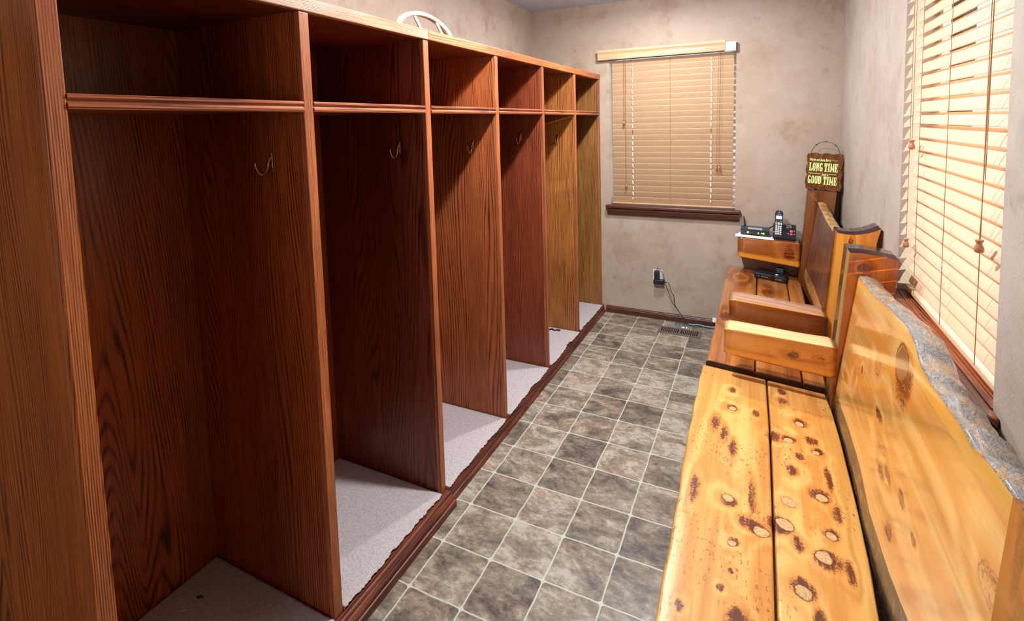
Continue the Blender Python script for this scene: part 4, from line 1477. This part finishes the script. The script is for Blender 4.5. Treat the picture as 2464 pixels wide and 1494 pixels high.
wav((0, 0), (SW, 0), 18, 0.010, 0.4)
wav((SW, 0), (SW, SH), 18, 0.012, 0.4)
wav((SW, SH), (0, SH), 18, 0.010, 0.4)
wav((0, SH), (0, 0), 18, 0.012, 0.4)
b = MB()
b.prism(ol, -0.008, 0.0, M['sign'], 'Z', sp)
b.build('sign_board', sg)
b = MB()
hw = []
for i in range(17):
    t = math.pi * i / 16
    hw.append(sp(Vector((SW / 2 - (SW * 0.40) * math.cos(t), SH - 0.016 + 0.098 * math.sin(t) ** 0.8, -0.002 + 0.004 * math.cos(t * 3)))))
b.tube(hw, 0.0017, M['iron'], 6)
for i in (4, 8, 12):
    p = hw[i]
    b.tube([p + Vector((-0.006, 0, 0.006)), p + Vector((0.006, 0, -0.004))], 0.0011, M['iron'], 5)
    b.tube([p + Vector((0.003, 0, 0.008)), p + Vector((-0.002, 0, -0.006))], 0.0011, M['iron'], 5)
b.build('barbed_wire_hanger', sg)
GL = {
    'L': [(0.16, 0, 0.56, 1), (0.0, 0.9, 0.70, 1), (0.0, 0, 1.0, 0.1), (0.80, 0, 1.0, 0.34)],
    'N': [(0.06, 0, 0.32, 1), (0.68, 0, 0.94, 1), (0, 0, 0.40, 0.09), (0.60, 0.91, 1, 1), (0, 0.91, 0.36, 1)],
    'T': [(0.30, 0, 0.70, 1), (0, 0.88, 1, 1), (0, 0.64, 0.16, 1), (0.84, 0.64, 1, 1), (0.14, 0, 0.86, 0.09)],
    'I': [(0.20, 0, 0.80, 1), (0, 0, 1, 0.09), (0, 0.91, 1, 1)],
    'M': [(0.05, 0, 0.27, 1), (0.70, 0, 0.95, 1), (0, 0, 0.34, 0.09), (0.62, 0, 1, 0.09), (0, 0.91, 0.30, 1), (0.70, 0.91, 1, 1)],
    'E': [(0.10, 0, 0.50, 1), (0, 0, 1, 0.1), (0, 0.9, 1, 1), (0.3, 0.45, 0.74, 0.55), (0.84, 0, 1, 0.32), (0.84, 0.68, 1, 1), (0.66, 0.34, 0.78, 0.66)],
    'D': [(0.08, 0, 0.40, 1)],
}


ZI = [0]


def rect(b, x0, y0, x1, y1, m, z1=0.0016):
    ZI[0] = (ZI[0] + 1) % 9
    z1 = z1 + 0.00006 * ZI[0]
    b.prism([(x0, y0), (x1, y0), (x1, y1), (x0, y1)], 0.0001, z1, m, 'Z', sp)


def ringshape(b, x, y, w, h, m, a0=0.0, a1=2 * math.pi, sw=0.36, sh=0.1, n=24):
    def se(t, rx, ry):
        c_, s_ = math.cos(t), math.sin(t)
        return (x + w / 2 + rx * math.copysign(abs(c_) ** 0.62, c_), y + h / 2 + ry * math.copysign(abs(s_) ** 0.62, s_))
    for i in range(n):
        t0, t1 = a0 + (a1 - a0) * i / n, a0 + (a1 - a0) * (i + 1) / n
        o0, o1 = se(t0, w / 2, h / 2), se(t1, w / 2, h / 2)
        i0, i1 = se(t0, w / 2 * (1 - 2 * sw), h / 2 * (1 - 2 * sh)), se(t1, w / 2 * (1 - 2 * sw), h / 2 * (1 - 2 * sh))
        b.prism([o0, o1, i1, i0], 0.0001, 0.0016, m, 'Z', sp)


def word(b, s, x, y, h, m, widths, gap=0.004):
    for ch in s:
        w = widths.get(ch, 0.022)
        if ch in 'OG':
            if ch == 'O':
                ringshape(b, x, y, w, h, m)
            else:
                ringshape(b, x, y, w, h, m, 0.5, 2 * math.pi - 0.45)
                rect(b, x + w * 0.58, y + h * 0.05, x + w, y + h * 0.46, m)
                rect(b, x + w * 0.45, y + h * 0.40, x + w, y + h * 0.48, m)
        elif ch == 'D':
            rect(b, x, y, x + w * 0.40, y + h, m)
            ringshape(b, x - w * 0.15, y, w * 1.15, h, m, -math.pi / 2, math.pi / 2)
        else:
            for (a, c, d, e) in GL[ch]:
                rect(b, x + a * w, y + c * h, x + d * w, y + e * h, m)
            if ch == 'N':
                b.prism([(x + w * 0.06, y + h), (x + w * 0.32, y + h), (x + w * 0.94, y), (x + w * 0.68, y)], 0.0001, 0.0016, m, 'Z', sp)
            if ch == 'M':
                for p0, p1 in ((0.10, 0.40), (0.78, 0.46)):
                    b.prism([(x + w * p0, y + h), (x + w * (p0 + 0.16), y + h), (x + w * (p1 + 0.12), y + h * 0.2), (x + w * (p1 - 0.02), y + h * 0.2)], 0.0001, 0.0016, m, 'Z', sp)
        x += w + gap
    return x


b = MB()
mt = M['sign_text']
WD = {'I': 0.016, 'M': 0.030, 'T': 0.024, 'E': 0.022, 'L': 0.022, 'O': 0.021, 'N': 0.022, 'G': 0.022, 'D': 0.022}
x = word(b, 'LONG', 0.018, 0.122, 0.056, mt, WD)
word(b, 'TIME', 0.128, 0.122, 0.056, mt, {k: v * 0.93 for k, v in WD.items()}, 0.0025)
x = word(b, 'GOOD', 0.016, 0.036, 0.054, mt, WD)
word(b, 'TIME', 0.128, 0.036, 0.054, mt, {k: v * 0.93 for k, v in WD.items()}, 0.0025)
add_text(b, "We're not here for a", 0.026, mt, sp, 0.150, 0.25, 0.018, 0.190, 0.0008, 0.0006)
add_text(b, 'Just a', 0.024, mt, sp, 0.048, 0.25, 0.112, 0.096, 0.0008, 0.0006)
rect(b, 0.172, 0.196, 0.216, 0.1985, mt)
rect(b, 0.018, 0.1045, 0.106, 0.107, mt)
rect(b, 0.166, 0.1045, 0.214, 0.107, mt)
b.build('lettering', sg)['label'] = 'pale green western style lettering'

# ------------------------------------------------------------------ outlet, adapters, cords, floor register
ol_ = thing('wall_outlet', 'pale wall outlet plate low on the end wall', 'outlet', (0.46, 0.0, 0.345))
b = MB()
b.box(0.422, 0.497, -0.006, -0.0002, 0.288, 0.403, M['plate'], 0.002)
b.build('cover_plate', ol_)
for z in (0.318, 0.372):
    b = MB()
    b.box(0.443, 0.476, -0.0075, -0.006, z - 0.014, z + 0.014, M['white'], 0.001)
    b.build('socket_insert', ol_)

ad = thing('power_adapter', 'upright black plug adapter in the upper socket of the low wall outlet', 'adapter', (0.456, -0.008, 0.37))
b = MB()
b.box(0.436, 0.477, -0.040, -0.0076, 0.334, 0.400, M['rubber'], 0.004)
b.build('adapter_body', ad)
b = MB()
b.tube(smooth_pts([(0.458, -0.028, 0.398), (0.460, -0.028, 0.418), (0.474, -0.029, 0.420), (0.496, -0.030, 0.395), (0.512, -0.031, 0.350), (0.522, -0.032, 0.305),
                   (0.534, -0.026, 0.270), (0.552, -0.020, 0.215), (0.566, -0.020, 0.170), (0.598, -0.022, 0.124), (0.645, -0.030, 0.066), (0.700, -0.045, 0.010), (0.735, -0.070, 0.004)], 6), 0.0022, M['rubber'], 6)
b.build('power_cord', ad)
ad = thing('power_adapter', 'flat sideways black plug adapter in the lower socket of the low wall outlet', 'adapter', (0.472, -0.008, 0.315))
b = MB()
b.box(0.431, 0.512, -0.048, -0.0076, 0.296, 0.3325, M['rubber'], 0.005)
b.box(0.512, 0.526, -0.034, -0.024, 0.309, 0.319, M['rubber'], 0.003)
b.build('adapter_body', ad)
b = MB()
b.tube(smooth_pts([(0.522, -0.029, 0.314), (0.545, -0.028, 0.313), (0.557, -0.026, 0.282), (0.566, -0.024, 0.243), (0.586, -0.022, 0.210), (0.594, -0.024, 0.140),
                   (0.632, -0.030, 0.085), (0.691, -0.040, 0.012), (0.712, -0.060, 0.004), (0.760, -0.072, 0.004), (0.80, -0.055, 0.004), (0.86, -0.060, 0.004), (0.95, -0.06, 0.004)], 6), 0.0022, M['rubber'], 6)
b.build('power_cord', ad)
b = MB()
b.tube(smooth_pts([(0.700, -0.060, 0.012), (0.730, -0.055, 0.012), (0.765, -0.042, 0.012), (0.80, -0.050, 0.012), (0.84, -0.062, 0.012), (0.885, -0.050, 0.012), (0.96, -0.045, 0.012), (1.05, -0.06, 0.012)], 6), 0.0042, M['cyan'], 8)
b.tube(smooth_pts([(0.72, -0.050, 0.008), (0.75, -0.035, 0.007), (0.79, -0.036, 0.006), (0.83, -0.045, 0.006), (0.90, -0.035, 0.006), (1.0, -0.04, 0.006)], 6), 0.0030, M['cyan'], 8)
tag(b.build('network_cable'), 'pale blue cable on the floor behind the floor register', 'cable')
b = MB()
rng = random.Random(3)
G = [[None] * 9 for _ in range(13)]
for i in range(13):
    for j in range(9):
        e = 0 if (i in (0, 12) or j in (0, 8)) else 1
        G[i][j] = b.bm.verts.new((0.602 + i * 0.0105 + rng.uniform(-.003, .003), -0.122 + j * 0.0105 + rng.uniform(-.003, .003), 0.0030 + e * rng.uniform(0.002, 0.014)))
for i in range(12):
    for j in range(8):
        b.face([G[i][j], G[i + 1][j], G[i + 1][j + 1], G[i][j + 1]], M['film'], True)
tag(b.build('plastic_bag'), 'crumpled clear plastic film on the floor by the cords', 'plastic bag', None)
for (x0, y0, z0, s, lab) in ((0.893, -0.035, 0.055, 0.032, 'upper crumpled bit of white paper behind the front edge of the far bench'),
                             (0.900, -0.065, 0.014, 0.024, 'lower crumpled bit of white paper on the floor beside the far bench')):
    b = MB()
    b.mi(M['white'])
    vs = [b.bm.verts.new((x0 + rng.uniform(-s, s) * 0.7, y0 + rng.uniform(-s, s) * 0.4, z0 + rng.uniform(-0.6, 1.0) * s)) for _ in range(10)]
    r = bmesh.ops.convex_hull(b.bm, input=vs)
    tag(b.build('crumpled_paper'), lab, 'paper')

fv = thing('floor_register', 'brown metal floor register with two rows of slots by the end wall', 'vent', (0.655, -0.21, 0.0))
b = MB()
VX0, VX1, VY0, VY1 = 0.502, 0.811, -0.275, -0.148
b.box(VX0, VX1, VY0, VY1, 0.0004, 0.0012, M['vent_hole'])  # thin dark sheet painted as the unlit hollow below the slots
b.build('shaft', fv)
b = MB()
IX0, IX1, IY0, IY1 = 0.522, 0.786, -0.252, -0.164
for x0, x1, y0, y1 in ((VX0, IX0, VY0, VY1), (IX1, VX1, VY0, VY1), (IX0, IX1, VY0, IY0), (IX0, IX1, IY1, VY1), (0.648, 0.664, IY0, IY1)):
    b.box(x0, x1, y0, y1, 0.0012, 0.0052, M['vent'])
bmesh.ops.remove_doubles(b.bm, verts=list(b.bm.verts), dist=1e-5)
b.build('grille_frame', fv)
for a0, a1, n in ((IX0, 0.648, 10), (0.664, IX1, 9)):
    for i in range(1, n):
        x = a0 + (a1 - a0) * i / n
        b = MB()
        b.box(x - 0.0032, x + 0.0032, IY0, IY1, 0.0014, 0.0046, M['vent'])
        b.build('fin', fv)

# ceiling lamps that carry the two lights (just above the frame)
for i, (x, y, lab) in enumerate(((0.56, -2.22, 'white ceiling lamp holder above the aisle, nearer the camera'), (0.54, -0.88, 'white ceiling lamp holder above the aisle, nearer the end wall'))):
    b = MB()
    b.lathe(x, y, [(0.03, 2.515), (0.055, 2.52), (0.060, 2.5395)], M['white'], 20)
    tag(b.build('ceiling_lamp'), lab, 'ceiling lamp')

tidy(None)
